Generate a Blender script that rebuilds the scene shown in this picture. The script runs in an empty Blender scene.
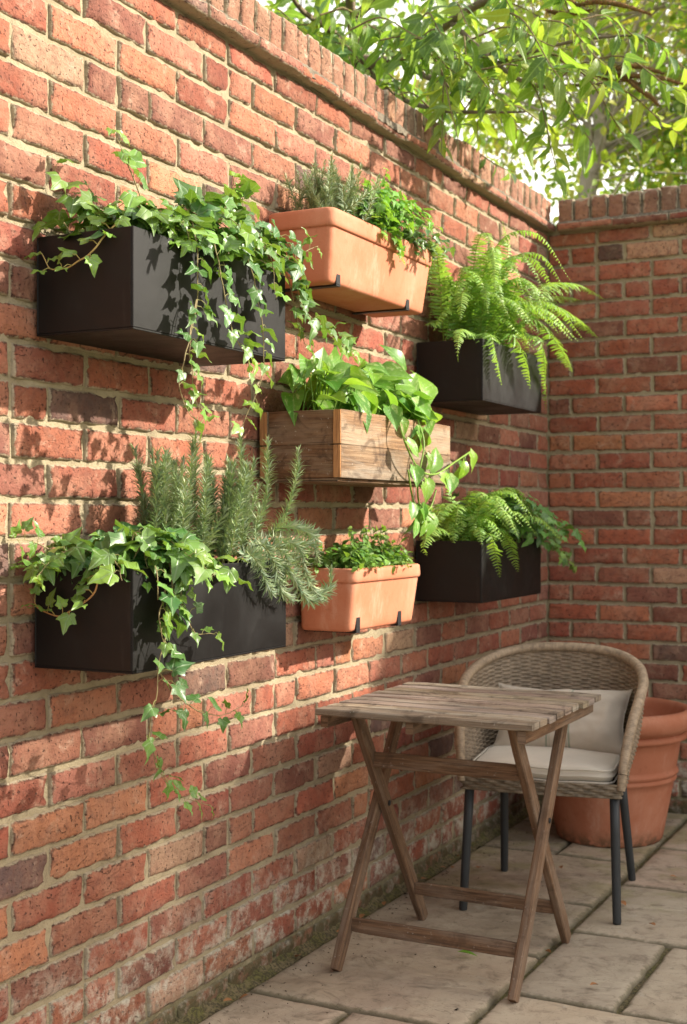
import bpy, math, random
import numpy as np
from mathutils import Vector, noise as mn

R = math.radians
sc = bpy.context.scene
col = sc.collection
rng = random.Random(7)

# ------------------------------------------------------------------ camera frame (used to survey points of the place)
F = 1300.0; TH = math.atan(664.5 / F); SN, CS = math.sin(TH), math.cos(TH)
CX, CZ, HOR = 1.642, 1.131, 516.0
DY = 5.016          # the back wall stands here; the side wall is the plane x = 0
def _ray(px):
    u = px - 343.5
    return -SN + u / F * CS, CS + u / F * SN
def atx(px, py, X):
    d = _ray(px); Z = (X - CX) / d[0]
    return Vector((X, Z * d[1], CZ + (HOR - py) * Z / F))
def aty(px, py, Y):
    d = _ray(px); Z = Y / d[1]
    return Vector((CX + Z * d[0], Y, CZ + (HOR - py) * Z / F))
def atd(px, py, Z):
    d = _ray(px)
    return Vector((CX + Z * d[0], Z * d[1], CZ + (HOR - py) * Z / F))

# ------------------------------------------------------------------ mesh builder
class MB:
    def __init__(s):
        s.V = []; s.L = []; s.T = []; s.U = []; s.C = []; s.E = []; s.n = 0
    def add(s, verts, faces, uv=None, colr=(1, 1, 1), edge=None):
        verts = np.asarray(verts, dtype=np.float32).reshape(-1, 3); k = len(verts)
        if isinstance(faces, tuple) and isinstance(faces[0], np.ndarray):
            fl, ft = faces
        else:
            fl = np.array([i for f in faces for i in f], dtype=np.int32); ft = np.array([len(f) for f in faces], dtype=np.int32)
        s.V.append(verts); s.L.append(fl + s.n); s.T.append(ft)
        s.U.append(np.zeros((k, 2), np.float32) if uv is None else np.asarray(uv, np.float32).reshape(-1, 2))
        c = np.ones((k, 4), np.float32); c[:, :3] = np.asarray(colr, np.float32); s.C.append(c)
        s.E.append(np.ones(k, np.float32) if edge is None else np.asarray(edge, np.float32))
        s.n += k
    def build(s, name, mat, parent=None, smooth=True):
        V = np.concatenate(s.V); L = np.concatenate(s.L); T = np.concatenate(s.T); U = np.concatenate(s.U); C = np.concatenate(s.C); E = np.concatenate(s.E)
        if parent is not None:
            V = V - np.array(world_loc(parent), np.float32)
        me = bpy.data.meshes.new(name)
        me.vertices.add(len(V)); me.vertices.foreach_set('co', V.astype(np.float32).ravel())
        me.loops.add(len(L)); me.loops.foreach_set('vertex_index', L.astype(np.int32))
        me.polygons.add(len(T)); st = np.zeros(len(T), np.int32); st[1:] = np.cumsum(T)[:-1]
        me.polygons.foreach_set('loop_start', st)
        try: me.polygons.foreach_set('loop_total', T)
        except Exception: pass
        me.polygons.foreach_set('use_smooth', np.full(len(T), smooth))
        me.update(calc_edges=True)
        ul = me.uv_layers.new(name='UVMap'); ul.data.foreach_set('uv', U[L].ravel())
        ca = me.attributes.new('tint', 'FLOAT_COLOR', 'POINT'); ca.data.foreach_set('color', C.ravel())
        ea = me.attributes.new('edge', 'FLOAT', 'POINT'); ea.data.foreach_set('value', E)
        me.validate()
        me.materials.append(mat)
        o = bpy.data.objects.new(name, me); col.objects.link(o)
        if parent is not None: o.parent = parent
        return o
def world_loc(o):
    l = Vector(o.location)
    while o.parent is not None:
        o = o.parent; l = l + Vector(o.location)
    return l
def thing(name, label, cat, loc=(0, 0, 0), group=None):
    o = bpy.data.objects.new(name, None); col.objects.link(o); o.location = loc
    o.empty_display_size = .1
    o['label'] = label; o['category'] = cat
    if group: o['group'] = group
    return o
def tag(o, label, cat, group=None, kind=None):
    o['label'] = label; o['category'] = cat
    if group: o['group'] = group
    if kind: o['kind'] = kind
    return o
def rebase(o, p):
    """put the origin of a one-mesh thing at p"""
    p = Vector(p); me = o.data; n = len(me.vertices); a = np.empty(n * 3, np.float32); me.vertices.foreach_get('co', a)
    a = (a.reshape(-1, 3) - np.array(p, np.float32)).ravel(); me.vertices.foreach_set('co', a); me.update(); o.location = p
    return o

def spline(pts, n=8):
    P = [Vector(p) for p in pts]
    if len(P) == 2: return [P[0].lerp(P[1], i / n) for i in range(n + 1)]
    P = [P[0] * 2 - P[1]] + P + [P[-1] * 2 - P[-2]]
    out = []
    for i in range(1, len(P) - 2):
        a, b, c, d = P[i - 1], P[i], P[i + 1], P[i + 2]
        for k in range(n):
            t = k / n
            out.append(.5 * ((2 * b) + (c - a) * t + (2 * a - 5 * b + 4 * c - d) * t * t + (3 * b - a - 3 * c + d) * t ** 3))
    out.append(P[-2]); return out
def resample(pts, step):
    out = [pts[0]]; tans = []; acc = 0
    for a, b in zip(pts[:-1], pts[1:]):
        l = (b - a).length
        while l > 0 and acc + l >= step:
            t = (step - acc) / l; a = a.lerp(b, t); out.append(a); l = (b - a).length; acc = 0
        acc += l
    if len(out) < 2: out.append(pts[-1])
    for i in range(len(out)):
        tans.append((out[min(i + 1, len(out) - 1)] - out[max(i - 1, 0)]).normalized())
    return out, tans
def tube(mb, pts, rad, n=6, colr=(1, 1, 1), caps=True, rough=0):
    P = [Vector(p) for p in pts]; m = len(P)
    if not hasattr(rad, '__len__'): rad = [rad] * m
    V = []; U = []; up = None; dist = 0
    for i, p in enumerate(P):
        t = (P[min(i + 1, m - 1)] - P[max(i - 1, 0)]).normalized()
        if up is None:
            up = Vector((0, 0, 1)) if abs(t.z) < .9 else Vector((0, 1, 0))
        x = t.cross(up)
        if x.length < 1e-5: x = t.orthogonal()
        x.normalize(); y = x.cross(t).normalized(); up = y
        if i: dist += (p - P[i - 1]).length
        for k in range(n):
            a = 2 * math.pi * k / n
            q = p + (x * math.cos(a) + y * math.sin(a)) * rad[i]
            if rough: q += (q - p) * rough * mn.noise(q * (1.2 / max(rad[i], .01)))
            V.append(q); U.append((dist, k / n * .2))
    Fs = []
    for i in range(m - 1):
        for k in range(n):
            k2 = (k + 1) % n; Fs.append((i * n + k, i * n + k2, (i + 1) * n + k2, (i + 1) * n + k))
    if caps: Fs.append(tuple(range(n))[::-1]); Fs.append(tuple(range((m - 1) * n, m * n)))
    mb.add([tuple(v) for v in V], Fs, U, colr)
def box(mb, lo, hi, ch=.0015, colr=(1, 1, 1)):
    """box with chamfered edges (24 vertices)"""
    lo = Vector(lo); hi = Vector(hi); c = (lo + hi) / 2; h = (hi - lo) / 2
    V = []; idx = {}
    for ax in range(3):
        for sx in (-1, 1):
            for sy in (-1, 1):
                for sz in (-1, 1):
                    s = (sx, sy, sz); q = [s[i] * (h[i] - (0 if i == ax else ch)) for i in range(3)]
                    idx[(ax, s)] = len(V); V.append((c.x + q[0], c.y + q[1], c.z + q[2]))
    Fs = []
    for ax in range(3):
        o = [i for i in range(3) if i != ax]
        for sg in (-1, 1):
            r = []
            for a, b in ((-1, -1), (1, -1), (1, 1), (-1, 1)):
                s = [0, 0, 0]; s[ax] = sg; s[o[0]] = a; s[o[1]] = b; r.append(idx[(ax, tuple(s))])
            if (sg > 0) == (ax == 1): r = r[::-1]
            Fs.append(tuple(r))
    for a in range(3):
        b, c2 = [i for i in range(3) if i != a]
        for sb in (-1, 1):
            for s2 in (-1, 1):
                q = []
                for sa, ax in ((-1, b), (1, b), (1, c2), (-1, c2)):
                    s = [0, 0, 0]; s[a] = sa; s[b] = sb; s[c2] = s2; q.append(idx[(ax, tuple(s))])
                Fs.append(tuple(q))
    for sx in (-1, 1):
        for sy in (-1, 1):
            for sz in (-1, 1):
                Fs.append(tuple(idx[(ax, (sx, sy, sz))] for ax in range(3)))
    uv = [(v[1], v[2] + v[0]) for v in V]
    # fix winding: make every face point away from the centre
    cc = c; F2 = []
    for f in Fs:
        p = [Vector(V[i]) for i in f]; nrm = (p[1] - p[0]).cross(p[2] - p[1]); m_ = sum(p, Vector()) / len(p)
        F2.append(f if nrm.dot(m_ - cc) > 0 else f[::-1])
    mb.add(V, F2, uv, colr)
def plank(mb, a, b, w, t, side=(1, 0, 0), ch=.0025, colr=(1, 1, 1), wob=.0008, rg=rng, seg=10):
    """a board from a to b, width w along `side`, thickness t; u runs along the grain"""
    a = Vector(a); b = Vector(b); d = (b - a); Ln = d.length; d.normalize()
    s = Vector(side); s = (s - d * s.dot(d)).normalized(); n = d.cross(s)
    hw, ht = w / 2, t / 2
    prof = [(-hw, -ht + ch), (-hw + ch, -ht), (hw - ch, -ht), (hw, -ht + ch), (hw, ht - ch), (hw - ch, ht), (-hw + ch, ht), (-hw, ht - ch)]
    per = [0]
    for i in range(8):
        p, q = prof[i], prof[(i + 1) % 8]; per.append(per[-1] + math.hypot(q[0] - p[0], q[1] - p[1]))
    u0, v0 = rg.uniform(0, 50), rg.uniform(0, 50); V = []; U = []
    for i in range(seg + 1):
        f_ = i / seg; c = a + d * Ln * f_
        c = c + s * wob * mn.noise(Vector((f_ * 3 + u0, v0, 0))) + n * wob * mn.noise(Vector((f_ * 3 + u0, 0, v0)))
        e = ch * .8 if i in (0, seg) else 0
        for k, (x, y) in enumerate(prof):
            kx = 1 - e / hw * .6; ky = 1 - e / ht * .6
            V.append(c + s * x * kx + n * y * ky); U.append((u0 + Ln * f_, v0 + per[k]))
    Fs = []
    for i in range(seg):
        for k in range(8):
            k2 = (k + 1) % 8; Fs.append((i * 8 + k, i * 8 + k2, (i + 1) * 8 + k2, (i + 1) * 8 + k))
    m = len(V)
    for i0, rv in ((0, True), (seg * 8, False)):
        ring = [V[i0 + k] for k in range(8)]; V += ring; U += [(u0 + prof[k][0] * .15 + 7, v0 + prof[k][1]) for k in range(8)]
        r = tuple(range(m, m + 8)); Fs.append(r[::-1] if rv else r); m += 8
    mb.add([tuple(v) for v in V], Fs, U, colr)

# ------------------------------------------------------------------ node helpers
def new_mat(name):
    m = bpy.data.materials.new(name); m.use_nodes = True; nt = m.node_tree
    for n in list(nt.nodes): nt.nodes.remove(n)
    out = nt.nodes.new('ShaderNodeOutputMaterial'); b = nt.nodes.new('ShaderNodeBsdfPrincipled')
    nt.links.new(b.outputs[0], out.inputs[0])
    return m, nt, b, out
class G:
    """tiny node-graph writer"""
    def __init__(s, nt): s.nt = nt
    def n(s, t, **kw):
        x = s.nt.nodes.new(t)
        for k, v in kw.items(): setattr(x, k, v)
        return x
    def l(s, a, b): s.nt.links.new(a, b)
    def set(s, sock, v):
        if isinstance(v, bpy.types.NodeSocket): s.l(v, sock)
        else:
            if isinstance(v, (tuple, list)) and len(v) == 3 and sock.type == 'RGBA': v = (*v, 1)
            sock.default_value = v
    def math(s, op, a, b=0.0, clamp=False):
        x = s.n('ShaderNodeMath', operation=op, use_clamp=clamp); s.set(x.inputs[0], a); s.set(x.inputs[1], b); return x.outputs[0]
    def mix(s, f, a, b, mode='MIX'):
        x = s.n('ShaderNodeMix', data_type='RGBA', blend_type=mode); s.set(x.inputs[0], f); s.set(x.inputs[6], a); s.set(x.inputs[7], b); return x.outputs[2]
    def noise(s, vec, scale, detail=4, rough=.55, dist=0, out=0):
        x = s.n('ShaderNodeTexNoise'); s.l(vec, x.inputs['Vector']); x.inputs['Scale'].default_value = scale; x.inputs['Detail'].default_value = detail
        x.inputs['Roughness'].default_value = rough; x.inputs['Distortion'].default_value = dist; return x.outputs[out]
    def vor(s, vec, scale, feat='F1'):
        x = s.n('ShaderNodeTexVoronoi', feature=feat); s.l(vec, x.inputs['Vector']); x.inputs['Scale'].default_value = scale; return x.outputs[0]
    def rng(s, v, a, b, c=0.0, d=1.0, smooth=True):
        x = s.n('ShaderNodeMapRange', interpolation_type='SMOOTHSTEP' if smooth else 'LINEAR'); s.set(x.inputs[0], v)
        for i, q in enumerate((a, b, c, d)): s.set(x.inputs[i + 1], q)
        return x.outputs[0]
    def ramp(s, v, stops):
        x = s.n('ShaderNodeValToRGB'); s.l(v, x.inputs[0]); e = x.color_ramp.elements
        while len(e) < len(stops): e.new(.5)
        for i, (p, c) in enumerate(stops): e[i].position = p; e[i].color = (*c, 1)
        return x.outputs[0]
    def attr(s, name): x = s.n('ShaderNodeAttribute', attribute_name=name); return x
    def pos(s): return s.n('ShaderNodeNewGeometry').outputs['Position']
    def obj(s): return s.n('ShaderNodeTexCoord').outputs['Object']
    def uv(s): return s.n('ShaderNodeTexCoord').outputs['UV']
    def scale(s, v, k): x = s.n('ShaderNodeMapping'); s.l(v, x.inputs[0]); x.inputs['Scale'].default_value = k; return x.outputs[0]
    def xyz(s, v): x = s.n('ShaderNodeSeparateXYZ'); s.l(v, x.inputs[0]); return x.outputs
    def bump(s, h, dist, strength=1.0, nrm=None):
        x = s.n('ShaderNodeBump'); x.inputs['Strength'].default_value = strength; x.inputs['Distance'].default_value = dist; s.l(h, x.inputs['Height'])
        if nrm is not None: s.l(nrm, x.inputs['Normal'])
        return x.outputs[0]

def brick_material(name, moss=True, pale=.25):
    m, nt, b, out = new_mat(name); g = G(nt); P = g.pos(); z = g.xyz(P)[2]
    tint = g.attr('tint').outputs['Color']; edge = g.attr('edge').outputs['Fac']
    n1 = g.noise(P, 9, 5, .6); n2 = g.noise(P, 45, 6, .7); n3 = g.noise(P, 230, 3, .6)
    c = g.mix(g.rng(n1, .40, .70, 0, .5), tint, (.43, .24, .16))
    c = g.mix(g.rng(n2, .44, .72, 0, .6), c, (.14, .06, .045))
    c = g.mix(g.rng(g.noise(P, 14, 6, .7, .4), .56, .72, 0, pale * 2), c, (.52, .37, .27))
    # weathered pits and cracks
    st = g.scale(P, (1, 1, 2.6)); cr = g.noise(st, 38, 6, .75, 1.4)
    pit = g.math('MAXIMUM', g.math('MULTIPLY', g.rng(cr, .395, .345), g.rng(g.noise(P, 4.5, 3, .5), .46, .60)), g.rng(g.noise(P, 150, 3, .5), .37, .31))
    c = g.mix(g.math('MULTIPLY', pit, .75), c, (.055, .03, .025))
    # mortar smeared over the arrises
    e2 = g.math('ADD', edge, g.math('MULTIPLY', g.math('SUBTRACT', g.noise(P, 60, 5, .7), .5), .016))
    sm = g.rng(e2, .0042, .0008)
    film = g.math('MULTIPLY', g.rng(g.noise(P, 20, 6, .75), .55, .75), .35)
    gap = g.math('MULTIPLY', g.rng(edge, .0075, .0025), g.rng(g.noise(P, 34, 4, .7), .44, .56)); c = g.mix(g.math('MULTIPLY', gap, .8), c, (.045, .025, .02))
    c = g.mix(g.math('MAXIMUM', sm, film), c, g.mix(n3, (.30, .24, .16), (.42, .35, .25)))
    if moss:
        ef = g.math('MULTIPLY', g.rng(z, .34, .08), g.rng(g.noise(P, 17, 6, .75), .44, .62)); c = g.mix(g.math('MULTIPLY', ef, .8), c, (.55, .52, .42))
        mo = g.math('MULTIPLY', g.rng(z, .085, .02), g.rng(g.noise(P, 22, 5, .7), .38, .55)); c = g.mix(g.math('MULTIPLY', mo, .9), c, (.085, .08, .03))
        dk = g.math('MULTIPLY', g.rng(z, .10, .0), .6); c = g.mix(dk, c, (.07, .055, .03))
    g.l(c, b.inputs['Base Color']); b.inputs['Roughness'].default_value = .92; b.inputs['Specular IOR Level'].default_value = .25
    crs = g.noise(g.scale(P, (1, 1, 1.8)), 20, 4, .6, 1.0)
    h = g.math('SUBTRACT', g.math('ADD', g.math('ADD', g.math('MULTIPLY', n2, .8), g.math('MULTIPLY', crs, .9)), g.math('MULTIPLY', n3, .25)), g.math('MULTIPLY', pit, .9))
    g.l(g.bump(h, .0060, 1.0), b.inputs['Normal'])
    return m
def mortar_material(name):
    m, nt, b, out = new_mat(name); g = G(nt); P = g.pos(); z = g.xyz(P)[2]
    n1 = g.noise(P, 7, 5, .6); n2 = g.noise(P, 60, 5, .7); n3 = g.noise(P, 400, 2, .6)
    c = g.mix(g.rng(n1, .3, .7), (.27, .22, .135), (.40, .335, .215)); c = g.mix(g.rng(n2, .5, .75, 0, .6), c, (.15, .115, .075))
    c = g.mix(g.math('MULTIPLY', g.rng(z, .09, .01), g.rng(n2, .3, .5)), c, (.085, .09, .03))
    c = g.mix(g.math('MULTIPLY', n3, .3), c, (.46, .39, .29))
    g.l(c, b.inputs['Base Color']); b.inputs['Roughness'].default_value = .95; b.inputs['Specular IOR Level'].default_value = .2
    g.l(g.bump(g.math('ADD', n2, g.math('MULTIPLY', n3, .5)), .005, 1), b.inputs['Normal']); return m
def stone_material():
    m, nt, b, out = new_mat('sandstone_flag'); g = G(nt); P = g.pos()
    tint = g.attr('tint').outputs['Color']; edge = g.attr('edge').outputs['Fac']
    n1 = g.noise(P, 3.2, 6, .62, .6); n2 = g.noise(P, 16, 6, .7, .5); n3 = g.noise(P, 160, 3, .6)
    c = g.mix(g.rng(n1, .36, .68, 0, .7), tint, (.47, .41, .31)); c = g.mix(g.rng(g.noise(P, 2.1, 5, .6, 1), .5, .66, 0, .55), c, (.31, .235, .18))
    c = g.mix(g.rng(n2, .48, .72, 0, .75), c, (.16, .125, .09)); c = g.mix(g.rng(g.noise(P, 1.7, 5, .7, .8), .5, .62, 0, .4), c, (.17, .14, .095))
    # strata lines of the riven face
    w = g.noise(g.scale(P, (1, 2.2, 1)), 2.6, 4, .5, 1.2); fr = g.math('FRACT', g.math('MULTIPLY', w, 9)); ln = g.rng(fr, .06, .0)
    c = g.mix(g.math('MULTIPLY', ln, .45), c, (.10, .085, .06))
    lich = g.rng(g.noise(P, 9, 6, .7), .60, .70); c = g.mix(g.math('MULTIPLY', lich, .5), c, (.48, .45, .37))
    xyz = g.xyz(P)
    mossz = g.math('MULTIPLY', g.rng(g.noise(P, 4.2, 5, .65), .46, .62), g.rng(xyz[1], 3.4, 3.9)); c = g.mix(g.math('MULTIPLY', mossz, .5), c, (.24, .225, .09))
    e2 = g.math('ADD', edge, g.math('MULTIPLY', g.math('SUBTRACT', g.noise(P, 40, 5, .7), .5), .03))
    c = g.mix(g.rng(e2, .013, .001, 0, .7), c, (.11, .095, .05))
    c = g.mix(g.rng(g.noise(P, 240, 2, .5), .66, .74, 0, .7), c, (.06, .05, .04))
    g.l(c, b.inputs['Base Color']); g.l(g.rng(n2, .3, .7, .62, .88), b.inputs['Roughness']); b.inputs['Specular IOR Level'].default_value = .3
    h = g.math('ADD', g.math('ADD', g.math('MULTIPLY', n2, .6), g.math('MULTIPLY', n3, .16)), g.math('MULTIPLY', fr, .35))
    g.l(g.bump(h, .006, .8), b.inputs['Normal']); return m
def moss_material(name='mossy_joint'):
    m, nt, b, out = new_mat(name); g = G(nt); P = g.pos(); n1 = g.noise(P, 14, 5, .7); n2 = g.noise(P, 120, 4, .7)
    c = g.mix(g.rng(n1, .42, .6), (.22, .175, .09), (.15, .14, .04)); c = g.mix(g.rng(n2, .40, .62, 0, .85), c, (.05, .042, .022))
    g.l(c, b.inputs['Base Color']); b.inputs['Roughness'].default_value = .95
    g.l(g.bump(n2, .01, 1), b.inputs['Normal']); return m
def wood_material(name, light, mid, dark, grey=(.42, .38, .32), wear=.4, knots=True):
    m, nt, b, out = new_mat(name); g = G(nt); U = g.uv(); tint = g.attr('tint').outputs['Color']; P = g.pos()
    gr = g.noise(g.scale(U, (3.5, 70, 1)), 1.6, 6, .7, .35); gr2 = g.noise(g.scale(U, (7, 300, 1)), 1.2, 3, .6); big = g.noise(g.scale(U, (3, 14, 1)), 1, 5, .6, .8)
    c = g.ramp(gr, [(.30, dark), (.48, mid), (.70, light)])
    c = g.mix(g.rng(big, .42, .66, 0, wear), c, grey); c = g.mix(g.rng(gr2, .52, .7, 0, .55), c, tuple(x * .45 for x in dark))
    crack = g.rng(g.noise(g.scale(U, (2.4, 110, 1)), 1.1, 5, .65, .3), .345, .30); c = g.mix(g.math('MULTIPLY', crack, .85), c, (.03, .022, .015))
    if knots:
        k = g.vor(g.scale(U, (4.5, 11, 1)), 1.0); kk = g.rng(k, .085, .03); c = g.mix(g.math('MULTIPLY', kk, .75), c, (.06, .035, .02))
    stn = g.rng(g.noise(P, 13, 5, .65, .8), .5, .66, 0, wear * .75); c = g.mix(stn, c, tuple(x * .7 for x in dark))
    c = g.mix(1.0, c, tint, 'MULTIPLY')
    c = g.mix(g.rng(g.noise(P, 90, 5, .75), .62, .72, 0, wear * .9), c, (.60, .57, .50))
    g.l(c, b.inputs['Base Color']); b.inputs['Roughness'].default_value = .78; b.inputs['Specular IOR Level'].default_value = .3
    h = g.math('SUBTRACT', g.math('ADD', gr, g.math('MULTIPLY', gr2, .5)), g.math('MULTIPLY', crack, 1.2))
    g.l(g.bump(h, .0022, .9), b.inputs['Normal']); return m
def terracotta_material(name, base=(.56, .235, .125), bloom=.5, dirt=True):
    m, nt, b, out = new_mat(name); g = G(nt); P = g.obj()
    n1 = g.noise(P, 5, 5, .6, .6); n2 = g.noise(P, 30, 6, .7); n3 = g.noise(P, 300, 2, .5)
    c = g.mix(g.rng(n1, .4, .68, 0, bloom), base, (.60, .30, .19)); c = g.mix(g.rng(g.noise(g.scale(P, (1, 1, .3)), 17, 6, .72), .54, .72, 0, bloom * .8), c, (.66, .44, .33))
    c = g.mix(g.rng(n2, .55, .78, 0, .5), c, tuple(x * .55 for x in base))
    if dirt: c = g.mix(g.math('MULTIPLY', g.rng(g.xyz(P)[2], .07, .0), g.rng(n2, .35, .6)), c, (.12, .075, .04))
    c = g.mix(g.math('MULTIPLY', n3, .14), c, (.3, .12, .07))
    g.l(c, b.inputs['Base Color']); g.l(g.rng(n2, .3, .7, .66, .85), b.inputs['Roughness']); b.inputs['Specular IOR Level'].default_value = .3
    g.l(g.bump(g.math('ADD', n2, g.math('MULTIPLY', n3, .3)), .0016, .7), b.inputs['Normal']); return m
def metal_material(name, c0=(.0045, .004, .004), r=.5, dust=.05):
    m, nt, b, out = new_mat(name); g = G(nt); P = g.obj()
    n1 = g.noise(P, 6, 6, .7, .5); n2 = g.noise(P, 700, 2, .5); st = g.noise(g.scale(P, (1, 1, .16)), 22, 5, .7)
    c = g.mix(g.rng(n1, .5, .8, 0, dust), c0, (.20, .19, .17)); c = g.mix(g.rng(st, .58, .78, 0, dust), c, (.25, .24, .22))
    g.l(c, b.inputs['Base Color']); g.l(g.rng(n1, .3, .75, r - .06, r + .16), b.inputs['Roughness'])
    b.inputs['Specular IOR Level'].default_value = .32
    g.l(g.bump(n2, .0003, .6), b.inputs['Normal']); return m
def simple_material(name, c, rough=.8, bumpsc=0, bd=.001, var=.3, spec=.3):
    m, nt, b, out = new_mat(name); g = G(nt); P = g.obj(); n = g.noise(P, bumpsc or 20, 5, .65); t = g.attr('tint').outputs['Color']
    cc = g.mix(g.rng(n, .35, .7, 0, var), c, tuple(x * .4 for x in c)); cc = g.mix(1.0, cc, t, 'MULTIPLY')
    g.l(cc, b.inputs['Base Color']); b.inputs['Roughness'].default_value = rough; b.inputs['Specular IOR Level'].default_value = spec
    if bumpsc: g.l(g.bump(n, bd, .8), b.inputs['Normal'])
    return m
def leaf_material(name, rough=.42, trans=.3, vein=0, veincol=(.34, .46, .2), var=0.0, spec=.45):
    """tint attribute carries each leaf's own green; uv: u across -1..1, v along 0..1"""
    m, nt, b, out = new_mat(name); g = G(nt); t = g.attr('tint').outputs['Color']; U = g.xyz(g.uv()); P = g.pos()
    u, v = U[0], U[1]
    c = g.mix(g.rng(g.noise(P, 70, 3, .6), .35, .7, 0, .35), t, g.mix(1.0, t, (.55, .62, .5), 'MULTIPLY'))
    if var:   # cream / lime variegation streaks
        n = g.noise(g.scale(g.uv(), (1.6, .9, 1)), 3.2, 4, .6, .8); n2 = g.noise(P, 24, 3, .5)
        c = g.mix(g.math('MULTIPLY', g.rng(n, .52, .60), g.rng(n2, .46, .56, 0, var)), c, (.40, .52, .20))
    if vein:
        mid = g.rng(g.math('ABSOLUTE', u), .05, .012)
        f = mid
        if vein == 2:   # palmate veins
            for s in (-1, 1):
                for k, ang in ((1, 50), (1, 105)):
                    dx, dy = math.sin(R(ang)) * s, math.cos(R(ang))
                    d = g.math('ABSOLUTE', g.math('SUBTRACT', g.math('MULTIPLY', u, dy), g.math('MULTIPLY', v, dx)))
                    al = g.math('ADD', g.math('MULTIPLY', u, dx), g.math('MULTIPLY', v, dy))
                    f = g.math('MAXIMUM', f, g.math('MULTIPLY', g.rng(d, .035, .008), g.math('GREATER_THAN', al, 0)))
        else:
            s_ = g.math('FRACT', g.math('MULTIPLY', g.math('SUBTRACT', v, g.math('MULTIPLY', g.math('ABSOLUTE', u), .35)), 8.0))
            f = g.math('MAXIMUM', f, g.math('MULTIPLY', g.rng(g.math('ABSOLUTE', g.math('SUBTRACT', s_, .5)), .09, .02), .4))
        c = g.mix(g.math('MULTIPLY', f, .5), c, veincol)
        g.l(g.bump(g.math('SUBTRACT', 1.0, f), .0012, .6), b.inputs['Normal'])
    g.l(c, b.inputs['Base Color']); b.inputs['Roughness'].default_value = rough; b.inputs['Specular IOR Level'].default_value = spec
    tr = g.n('ShaderNodeBsdfTranslucent'); g.l(g.mix(1.0, g.mix(.35, c, (.32, .5, .05)), (1.5, 1.5, .9), 'MULTIPLY'), tr.inputs[0])
    mx = g.n('ShaderNodeMixShader'); mx.inputs[0].default_value = trans; g.l(b.outputs[0], mx.inputs[1]); g.l(tr.outputs[0], mx.inputs[2]); g.l(mx.outputs[0], out.inputs[0])
    return m

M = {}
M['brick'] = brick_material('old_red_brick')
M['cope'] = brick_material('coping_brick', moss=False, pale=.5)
M['mortar'] = mortar_material('sand_lime_mortar')
M['bedmortar'] = simple_material('weathered_bed_mortar', (.20, .165, .12), .95, 70, .006, .85)
M['stone'] = stone_material()
M['moss'] = moss_material()
M['table'] = wood_material('weathered_teak_top', (.43, .35, .27), (.27, .205, .15), (.09, .065, .048), grey=(.40, .355, .30), wear=.8, knots=False)
M['tleg'] = wood_material('teak_leg', (.25, .145, .08), (.14, .078, .042), (.06, .034, .02), grey=(.25, .19, .14), wear=.5, knots=False)
M['plank'] = wood_material('reclaimed_plank', (.43, .30, .19), (.25, .155, .09), (.09, .052, .032), grey=(.38, .33, .27), wear=.85)
M['endgrain'] = wood_material('cut_plank_end', (.60, .32, .14), (.46, .22, .09), (.26, .12, .05), grey=(.5, .28, .14), wear=.2, knots=False)
M['terra'] = terracotta_material('terracotta_trough', base=(.50, .175, .09), bloom=.42, dirt=False)
M['pot'] = terracotta_material('terracotta_pot_clay', base=(.42, .15, .08), bloom=.35)
M['black'] = metal_material('black_coated_steel')
M['iron'] = metal_material('black_bracket_steel', (.015, .015, .016), .5, .1)
M['leg'] = metal_material('dark_grey_leg', (.035, .038, .04), .45, .05)
M['soil'] = simple_material('dark_soil', (.05, .034, .022), .95, 60, .01, .6)
M['wicker'] = simple_material('grey_brown_wicker', (.30, .235, .17), .6, 60, .0006, .7, .35)
M['cloth'] = None
M['stem'] = simple_material('green_brown_stem', (.30, .24, .12), .6, 60, .0005, .4)
M['gstem'] = simple_material('green_stem', (.16, .25, .06), .5, 60, .0005, .3)
M['bark'] = simple_material('grey_bark', (.22, .165, .115), .9, 30, .012, .6)
M['pbark'] = simple_material('pale_bark', (.42, .35, .27), .9, 24, .012, .5)
M['seed'] = simple_material('brown_seed_head', (.27, .16, .065), .9, 150, .004, .5)
M['dry'] = simple_material('dry_leaf', (.36, .17, .07), .8, 50, .001, .4)
M['ivy'] = leaf_material('ivy_leaf', .36, .2, 2, (.24, .34, .18), spec=.5)
M['pothos'] = leaf_material('pothos_leaf', .36, .32, 1, (.26, .44, .12), var=.8, spec=.5)
M['fern'] = leaf_material('fern_leaf', .5, .34, 0)
M['needle'] = leaf_material('rosemary_needle', .5, .12, 0)
M['herb'] = leaf_material('herb_leaf', .45, .3, 1)
M['tree'] = leaf_material('tree_leaf', .42, .45, 1, (.35, .5, .16))
M['far'] = leaf_material('far_tree_leaf', .55, .45, 0)
M['grass'] = simple_material('rough_grass', (.07, .11, .03), .95, 8, .02, .6)
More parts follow.
